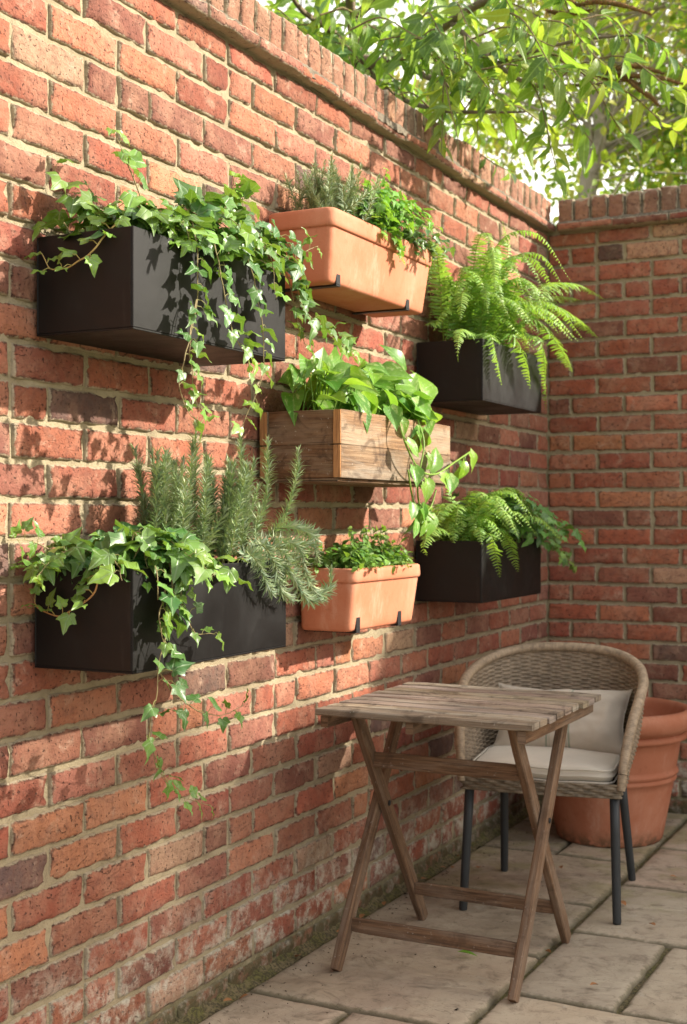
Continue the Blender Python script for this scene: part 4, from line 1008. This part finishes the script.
def edge_ring(zl, hx=.203, hy=.212, g=1.0):
    P = []
    for k in range(200):
        a = 2 * math.pi * k / 200; c_, s_ = math.cos(a), math.sin(a); q = 1 / max(abs(c_), abs(s_)); P.append(cush((c_ * q * hx * g, s_ * q * hy * g, zl)))
    return P + [P[0]]
mb = MB(); tube(mb, edge_ring(.017, g=.992), .0028, 6); tube(mb, edge_ring(-.017, g=.992), .0028, 6); mb.build('piping', M['cloth'], cu)

# linen pillow leaning on the chair back
V, Fs, U = superpillow(.205, .116, .066, 60, 44, e=.55)
def pil(p):
    x, y, z = p; u, v = x / .205, y / .116; pin = 1 - .10 * (1 - v * v) * 0; sx = 1 - .07 * (1 - abs(v) ** 2) ; sy = 1 - .10 * (1 - abs(u) ** 2)
    x2 = x * (1 - .10 * (1 - v * v)); y2 = y * (1 - .13 * (1 - u * u)); n_ = Vector((x * 14, y * 14, z * 10 + 5))
    z2 = z + .013 * mn.noise(n_) + .005 * mn.noise(n_ * 2.3) + .016 * mn.noise(n_ * .45) - .004 * abs(math.sin(11 * u + 3 * v)) * max(0, abs(u) - .55)
    # tilt back about x, stand on the cushion
    a = R(55); yy = y2 * math.cos(a) - z2 * math.sin(a) * -1; zz = y2 * math.sin(a) + z2 * math.cos(a) * -1
    return C(x2 + .012, .085 + yy * 1.0, .437 + .070 + zz * 1.0)
pw_ = thing('throw_pillow', 'beige linen pillow with a faint centre stripe leaning on the chair back', 'pillow', C(.012, .05, .44))
mb = MB(); mb.add([tuple(pil(p)) for p in V], [f[::-1] for f in Fs], U); mb.build('cover', M['pillow'], pw_)
mb = MB(); P = []
for k in range(160):
    a = 2 * math.pi * k / 160; c_, s_ = math.cos(a), math.sin(a); q = 1 / max(abs(c_), abs(s_)); P.append(pil((c_ * q * .2055, s_ * q * .1165, 0)))
tube(mb, P + [P[0]], .002, 5); mb.build('seam', M['pillow'], pw_)

# ------------------------------------------------------------------ big terracotta pot
PC = aty(609, 700, 4.52); PC = Vector((PC.x, 4.52, 0)); pt_ = thing('terracotta_pot', 'large empty terracotta pot with rolled rim standing in the corner behind the chair', 'pot', PC)
def lathe(mb, prof, n=72, wob=.0015):
    V = []
    for rr, z in prof:
        for k in range(n):
            a = 2 * math.pi * k / n; q = rr + wob * mn.noise(Vector((math.cos(a) * 2, math.sin(a) * 2, z * 9))); V.append((PC.x + q * math.cos(a), PC.y + q * math.sin(a), z))
    Fs = [(i * n + k, i * n + (k + 1) % n, (i + 1) * n + (k + 1) % n, (i + 1) * n + k) for i in range(len(prof) - 1) for k in range(n)]; Fs.append(tuple(range(n))[::-1]); mb.add(V, Fs)
mb = MB(); body = [(.160, .0), (.178, .002), (.184, .010), (.188, .03), (.204, .11), (.219, .19)]
body += [(.2225, .212), (.230, .216), (.2325, .222), (.230, .228), (.2265, .231), (.2285, .234), (.2355, .238), (.238, .2445), (.2355, .251), (.229, .256), (.2305, .262)]
body += [(.242, .325), (.2465, .352), (.2500, .356), (.259, .358), (.268, .362), (.2715, .370), (.268, .378), (.262, .383)]
lathe(mb, body); mb.build('body', M['pot'], pt_)
mb = MB(); lathe(mb, [(.262, .382), (.264, .388), (.276, .392), (.288, .400), (.2955, .414), (.298, .430), (.2965, .444), (.290, .456), (.278, .4625), (.268, .462), (.261, .456), (.257, .445), (.254, .43), (.235, .30), (.225, .27), (.0, .268)]); mb.build('rim', M['pot'], pt_)
mb = MB(); V = [(PC.x, PC.y, .275)] + [(PC.x + .232 * math.cos(2 * math.pi * k / 40), PC.y + .232 * math.sin(2 * math.pi * k / 40), .275 + .005 * mn.noise(Vector((k, 0, 0)))) for k in range(40)]
mb.add(V, [(0, 1 + k, 1 + (k + 1) % 40) for k in range(40)]); mb.build('soil', M['soil'], pt_)

# ------------------------------------------------------------------ fallen leaves
r = random.Random(61)
def litter(name, label, cat, p, s, c, mat, tpl, rot, group=None):
    mb = MB(); d = Vector((math.cos(rot), math.sin(rot), .05)); put(mb, tpl, p, d, (r.gauss(0, .2), r.gauss(0, .2), 1), s, c); o = mb.build(name, mat); rebase(o, p); return tag(o, label, cat, group)
p = aty(455, 960, 3.10); p.z = .016; p = Vector((.385, 3.10, .014)); litter('fallen_leaf', 'single green leaf lying on the paving under the table', 'leaf', p, .055, (.12, .30, .03), M['tree'], LANCE[1], .1)
for k, (px, py) in enumerate([(438, 862), (428, 851), (433, 846), (466, 858), (478, 872), (640, 835), (402, 880), (212, 1004), (447, 857), (420, 868), (510, 846), (300, 960), (330, 935), (655, 930), (535, 885), (620, 905), (560, 870), (248, 1000), (380, 905), (452, 872), (415, 890), (670, 880), (590, 990), (545, 955), (363, 918)]):
    Z = CZ * F / (py - HOR); d = _ray(px); q = Vector((CX + Z * d[0], Z * d[1], .012)); q.x = max(q.x, .03)
    litter('dry_leaf', 'small curled brown leaf lying on the paving by the wall', 'leaf', q, r.uniform(.018, .03), (1, 1, 1), M['dry'], OVAL[k % 3], r.uniform(0, 6), 'dry leaves on the paving')

gr = MB()
for k in range(620):
    x = .02 + abs(r.gauss(0, .07)) if r.random() < .7 else r.uniform(.03, 1.4); y = r.uniform(1.9, 4.95); q = r.uniform(.001, .003)
    gr.add([(x + r.gauss(0, q), y + r.gauss(0, q), .001 + r.random() * q * 1.6) for _ in range(5)], [(0, 1, 2), (0, 2, 3), (0, 3, 4), (1, 2, 4), (0, 1, 4), (2, 3, 4)], None, (r.uniform(.5, 3),) * 3)
tag(gr.build('grit', M['soil'], None, False), 'crumbs of soil and grit scattered over the paving near the wall', 'grit', kind='stuff')

# ------------------------------------------------------------------ overhanging tree behind the long wall
r = random.Random(71); ot = thing('overhanging_tree', 'leafy tree behind the long wall, its long pointed leaves hanging over the coping', 'tree', (-1.05, 4.6, 0))
tk_ = MB(); br = MB(); lf = MB(); sp = []
tube(tk_, spline([(-1.05, 4.6, -.05), (-1.0, 4.65, 1.2), (-.95, 4.75, 2.3), tuple(atd(360, 62, 5.0))], 8), [.085 - .05 * i / 24 for i in range(25)], 12, rough=.25)
tk_.build('trunk', M['bark'], ot)
hub = atd(360, 62, 5.0)
limbs = [([hub, atd(352, 20, 4.9), atd(345, -60, 4.7), atd(330, -140, 4.5)], .028), ([hub, atd(400, 60, 4.8), atd(450, 22, 4.6), atd(530, -25, 4.4), atd(600, -50, 4.3)], .026),
         ([atd(400, 60, 4.8), atd(440, 80, 4.6), atd(500, 62, 4.4), atd(570, 42, 4.2), atd(640, 34, 4.1)], .012), ([hub, atd(395, 95, 4.8), atd(440, 110, 4.5), atd(490, 112, 4.3), atd(525, 112, 4.2)], .012),
         ([hub, atd(330, 30, 4.6), atd(300, 8, 4.3), atd(270, -40, 4.1)], .016), ([atd(352, 20, 4.9), atd(400, -20, 4.5), atd(480, -60, 4.1), atd(560, -90, 3.9)], .018), ([atd(450, 22, 4.6), atd(520, 80, 4.3), atd(580, 85, 4.2), atd(630, 80, 4.15)], .010),
         ([atd(352, 20, 4.9), atd(380, 30, 4.6), atd(420, 40, 4.2), atd(450, 90, 4.1)], .009), ([atd(345, -60, 4.7), atd(360, -90, 4.3), atd(420, -120, 3.9)], .014), ([hub, atd(385, 118, 4.8), atd(430, 150, 4.6), atd(470, 185, 4.5)], .010),
         ([hub, atd(310, 60, 4.9), atd(275, 30, 4.7), atd(240, 0, 4.5)], .012), ([atd(480, -60, 4.1), atd(540, -40, 3.9), atd(610, -30, 3.8)], .012)]
TC = [(.045, .11, .03), (.13, .25, .035), (.24, .36, .045), (.42, .46, .06), (.06, .13, .08), (.17, .27, .04), (.09, .17, .04)]
def twig(a, d, L, n, sz=.080):
    p1 = a + d * L * .4 + Vector((0, 0, .02)); p2 = a + d * L * .8 + Vector((0, 0, -.06 * L / .4)); p3 = a + d * L + Vector((0, 0, -.09 * L / .4))
    s = spline([a, p1, p2, p3], 5); tube(br, s, [.0035 * (1 - .7 * i / (len(s) - 1)) for i in range(len(s))], 5, (1.1, 1.1, .8), False); P, T = resample(s, L / n); base = r.choice(TC)
    for i, (p, tt) in enumerate(zip(P, T)):
        for sg in (-1, 1):
            if r.random() < .2: continue
            side = tt.cross(Vector((0, 0, 1))).normalized() * sg
            ld = side * r.uniform(.3, 1.1) + tt * r.uniform(.1, .9) + Vector((0, 0, r.uniform(-1.2, .35))) + rv(r, .35)
            put(lf, r.choice(LANCE), p, ld, Vector((.5, -.1, .8)) + rv(r, .5), sz * r.uniform(.6, 1.2), jitc(mixc(base, r.choice(TC), .5), r, .2), r.uniform(1.0, 1.5))
for pts, rad in limbs:
    s = spline(pts, 8); n = len(s); tube(br, s, [max(.003, rad * (1 - .75 * i / (n - 1))) for i in range(n)], 8, rough=.2); P, T = resample(s, .10)
    for i, (p, tt) in enumerate(zip(P, T)):
        if i < 1: continue
        if r.random() < (.5 if p.x > .1 else .2): continue
        for q in range(1):
            d = (tt * .6 + Vector((r.gauss(.15, .6), r.gauss(-.1, .6), r.gauss(0, .5)))).normalized()
            if p.z < 2.62 and d.x < .0 : d.z = abs(d.z)
            twig(p, d, r.uniform(.18, .42), r.randint(5, 9))
# sprays that hang in front of the coping
for (px, py, Z) in [(430, 80, 4.4), (460, 90, 4.3), (500, 90, 4.3), (530, 80, 4.2), (480, 70, 4.2), (440, 60, 4.2), (400, 60, 4.3), (380, 40, 4.2), (350, 30, 4.1), (520, 60, 4.0), (470, 40, 4.0), (420, 20, 4.0), (540, 20, 4.0), (500, 10, 3.9), (320, 15, 4.2), (590, 60, 4.1), (580, 20, 4.0), (560, 60, 4.0), (530, 70, 4.1), (400, 40, 4.2), (360, 10, 4.2), (450, 10, 4.0), (330, 40, 4.3)]:
    a = atd(px, py, Z); d = Vector((r.uniform(.2, .9), r.uniform(-.5, .6), r.uniform(-.6, .1))).normalized(); twig(a, d, r.uniform(.2, .34), r.randint(5, 8), .085)
br.build('branches', M['bark'], ot); lf.build('leaves', M['tree'], ot)
def spike(pts, rad, gold=False):
    mb = MB(); s = spline(pts, 10); n = len(s)
    tube(mb, s, [max(.0015, rad * (math.sin(math.pi * min(1, (.12 + i / (n - 1)) * .85)) ** .6) * (1 if i else .2)) for i in range(n)], 8, rough=.5)
    P, T = resample(s, .005); L = len(P)
    for i, (p, tt) in enumerate(zip(P, T)):
        x = tt.orthogonal().normalized(); y = tt.cross(x)
        for k in range(7):
            a = r.uniform(0, 6.28); o = x * math.cos(a) + y * math.sin(a); q = p + o * rad * .9 * max(.25, 1 - i / L); put(mb, NEEDLE[0], q, o + tt * .5, tt, .022 if gold else .013, tuple(v * r.uniform(.7, 1.5) for v in ((2.2, 2.0, 1.4) if gold else (1, 1, 1))), 3.0)
    mb.build('seed_spike', M['seed'], ot)
Zs = 4.1
for pts in ([(600, 75), (628, 66), (652, 70), (664, 74)], [(602, 76), (635, 76), (660, 78), (683, 84)], [(604, 76), (622, 78), (640, 84)], [(622, 76), (640, 90), (652, 98), (659, 106)], [(590, 72), (606, 78), (618, 84)],
            [(560, -4), (572, 2), (580, 8)], [(572, 6), (600, 2), (625, 6), (652, 15)], [(545, 10), (565, 14), (592, 10)]):
    spike([atd(a, b, Zs if b < 150 else 4.35) for a, b in pts], .0075, pts[0][1] > 150)

# ------------------------------------------------------------------ trees beyond the walls
def far_tree(name, label, base, trunkpts, trad, blobs, n, size, cols, seed, bark='pbark'):
    r = random.Random(seed); t = thing(name, label, 'tree', base, 'trees beyond the end wall'); tm = MB(); s = spline(trunkpts, 7); m = len(s)
    tube(tm, s, [trad * (1 - .7 * i / (m - 1)) for i in range(m)], 10, rough=.2); tm.build('trunk', M[bark], t)
    bm = MB(); lf = MB(); tip = Vector(trunkpts[-1]); root = Vector(trunkpts[len(trunkpts) // 2])
    for (c, rad) in blobs:
        c = Vector(c); st_ = s[int(m * r.uniform(.4, .95))]; mid = st_.lerp(c, .5) + Vector((r.gauss(0, .15), r.gauss(0, .15), r.uniform(0, .2)))
        q = spline([st_, mid, c], 5); tube(bm, q, [trad * .12 * (1 - .7 * i / (len(q) - 1)) for i in range(len(q))], 6, rough=.2)
        k = int(n * rad ** 2); cl = [c + rv(r, .5) * rad for _ in range(max(4, int(k / 26)))]
        for cc in cl:
            col_ = jitc(r.choice(cols), r, .25)
            tube(bm, [c.lerp(cc, .2), c.lerp(cc, .6) + rv(r, .04), cc], [.006, .004, .002], 4, (1, 1, 1), False)
            for _ in range(26):
                p = cc + rv(r, .16 * rad ** .5); put(lf, r.choice(FAR), p, rv(r) + Vector((0, 0, -.5)), rv(r, .7) + Vector((.3, -.2, 1)), size * r.uniform(.6, 1.25), jitc(mixc(col_, r.choice(cols), .3), r, .2), 1.1)
    bm.build('branches', M[bark], t); lf.build('leaves', M['far'], t); return t
YG = [(.36, .44, .06), (.26, .38, .06), (.46, .46, .10), (.14, .26, .05), (.55, .40, .12)]
DG = [(.07, .16, .04), (.12, .24, .05), (.10, .19, .09), (.20, .32, .06)]
ra = random.Random(5)
def blobs(cx, cy, cz, rx, ry, rz, n, rad, s):
    q = random.Random(s); out = []
    while len(out) < n:
        v = Vector((q.uniform(-1, 1), q.uniform(-1, 1), q.uniform(-1, 1)))
        if .25 < v.length < 1: out.append(((cx + v.x * rx, cy + v.y * ry, cz + v.z * rz), rad * q.uniform(.7, 1.3)))
    return out
far_tree('garden_tree', 'pale trunked tree with small yellow green leaves rising beyond the wall corner', (-.62, 7.6, 0), [(-.62, 7.6, -.05), (-.6, 7.6, 1.5), tuple(aty(588, 205, 7.6)), tuple(aty(594, 165, 7.6)), tuple(aty(600, 130, 7.6)), tuple(aty(590, 60, 7.6)), tuple(aty(600, -40, 7.6))], .075,
         blobs(-.1, 8.0, 4.35, 1.7, 1.2, 1.35, 56, .52, 1) , 900, .062, YG, 81)
# a bare hooked branch on that tree
bt = far_tree('garden_tree', 'dark green bushy tree standing low behind the right part of the end wall', (1.2, 8.6, 0), [(1.2, 8.6, -.05), (1.15, 8.6, 1.4), (1.2, 8.6, 2.8), (1.1, 8.6, 3.6)], .09, blobs(.2, 8.6, 3.2, 1.8, .9, .8, 36, .48, 2), 900, .06, DG + YG[:1], 82, 'bark')
far_tree('garden_tree', 'distant tall tree with loose yellow green crown, seen far behind the others', (-1.0, 13.5, 0), [(-1, 13.5, -.05), (-1.1, 13.5, 3), (-.9, 13.4, 5.5), (-.7, 13.4, 7)], .14, blobs(-.6, 13.2, 6.6, 3.4, 1.8, 2.3, 52, .85, 3), 420, .10, YG, 83)
far_tree('garden_tree', 'broad green tree behind the long wall, seen through the hanging leaves', (-3.6, 9.5, 0), [(-3.6, 9.5, -.05), (-3.6, 9.5, 2), (-3.5, 9.4, 4), (-3.4, 9.3, 5)], .12, blobs(-3.3, 9.2, 4.7, 1.7, 1.5, 1.4, 26, .7, 4), 200, .09, DG + YG[1:2], 84, 'bark')
# added out-of-view trees, shaped as dense sun screens to shade paving and table
for i, (x, y, h, lab) in enumerate([(8.7, 6.5, 5.55, 'unseen dense tree added as a sun blocker, the one nearest the courtyard, beyond the right part of the end wall'), (8.7, 8.0, 5.6, 'middle one of three unseen trees, added as sun blockers, beyond the right part of the end wall'), (8.7, 9.6, 5.55, 'farthest of three unseen trees, added as sun blockers, beyond the right part of the end wall')]):
    q = random.Random(40 + i); bl = []
    for a_ in range(6):
        for b_ in range(8):
            for c_ in range(2): bl.append(((x - .3 + .6 * c_ + q.uniform(-.2, .2), y - .78 + .31 * a_ + q.uniform(-.12, .12), h - .25 - .36 * b_ + q.uniform(-.14, .1)), .30 * q.uniform(.85, 1.15)))
    far_tree('garden_tree', lab, (x, y, 0), [(x, y, -.05), (x, y, 1.5), (x, y, h * .6), (x, y, h * .9)], .14, bl, 850, .16, DG, 90 + i, 'bark')

# ------------------------------------------------------------------ camera, light, sky
cam = bpy.data.cameras.new('camera'); co = bpy.data.objects.new('camera', cam); col.objects.link(co); sc.camera = co
co.location = (CX, 0, CZ); co.rotation_euler = (R(90), 0, TH); cam.sensor_fit = 'VERTICAL'; cam.sensor_height = 36; cam.lens = F * 36 / 1024; cam.shift_y = (HOR - 512) / 1024
cam.clip_end = 1000; cam.clip_start = .05; cam.dof.use_dof = True; cam.dof.focus_distance = 2.75; cam.dof.aperture_fstop = 5.6
SD = Vector((1, .55, .60)).normalized(); el = math.asin(SD.z)
sl = bpy.data.lights.new('sun', 'SUN'); so = bpy.data.objects.new('sun', sl); col.objects.link(so); so.rotation_euler = (-SD).to_track_quat('-Z', 'Y').to_euler(); so.location = (4, 3, 6)
sl.energy = 5.0; sl.angle = R(.9); sl.color = (1, .92, .79)
w = bpy.data.worlds.new('World'); sc.world = w; w.use_nodes = True; nt = w.node_tree; bg = nt.nodes['Background']
sky = nt.nodes.new('ShaderNodeTexSky'); sky.sky_type = 'NISHITA'; sky.sun_disc = False; sky.sun_elevation = el; sky.sun_rotation = math.atan2(SD.x, SD.y); sky.air_density = 1.0; sky.dust_density = 4.0; sky.ozone_density = 1.0
g = G(nt); gd = nt.nodes.new('ShaderNodeTexCoord').outputs['Generated']; dp = nt.nodes.new('ShaderNodeVectorMath'); dp.operation = 'DOT_PRODUCT'
nt.links.new(gd, dp.inputs[0]); dp.inputs[1].default_value = Vector((-.38, .88, .30)).normalized()   # bright cloud bank added to whiten the sky and give neutral fill light
cl = g.math('MULTIPLY', g.rng(dp.outputs['Value'], .45, .86, .5, 1), g.rng(g.noise(gd, 3.0, 6, .6, .4), .28, .55, .45, 1))
nt.links.new(g.mix(cl, sky.outputs[0], (9.0, 8.5, 7.8)), bg.inputs[0]); bg.inputs[1].default_value = .135
sc.view_settings.view_transform = 'Standard'; sc.view_settings.look = 'None'; sc.view_settings.gamma = 1; sc.view_settings.exposure = .95
sc.view_settings.use_curve_mapping = False
sc.cycles.max_bounces = 8; sc.cycles.diffuse_bounces = 4
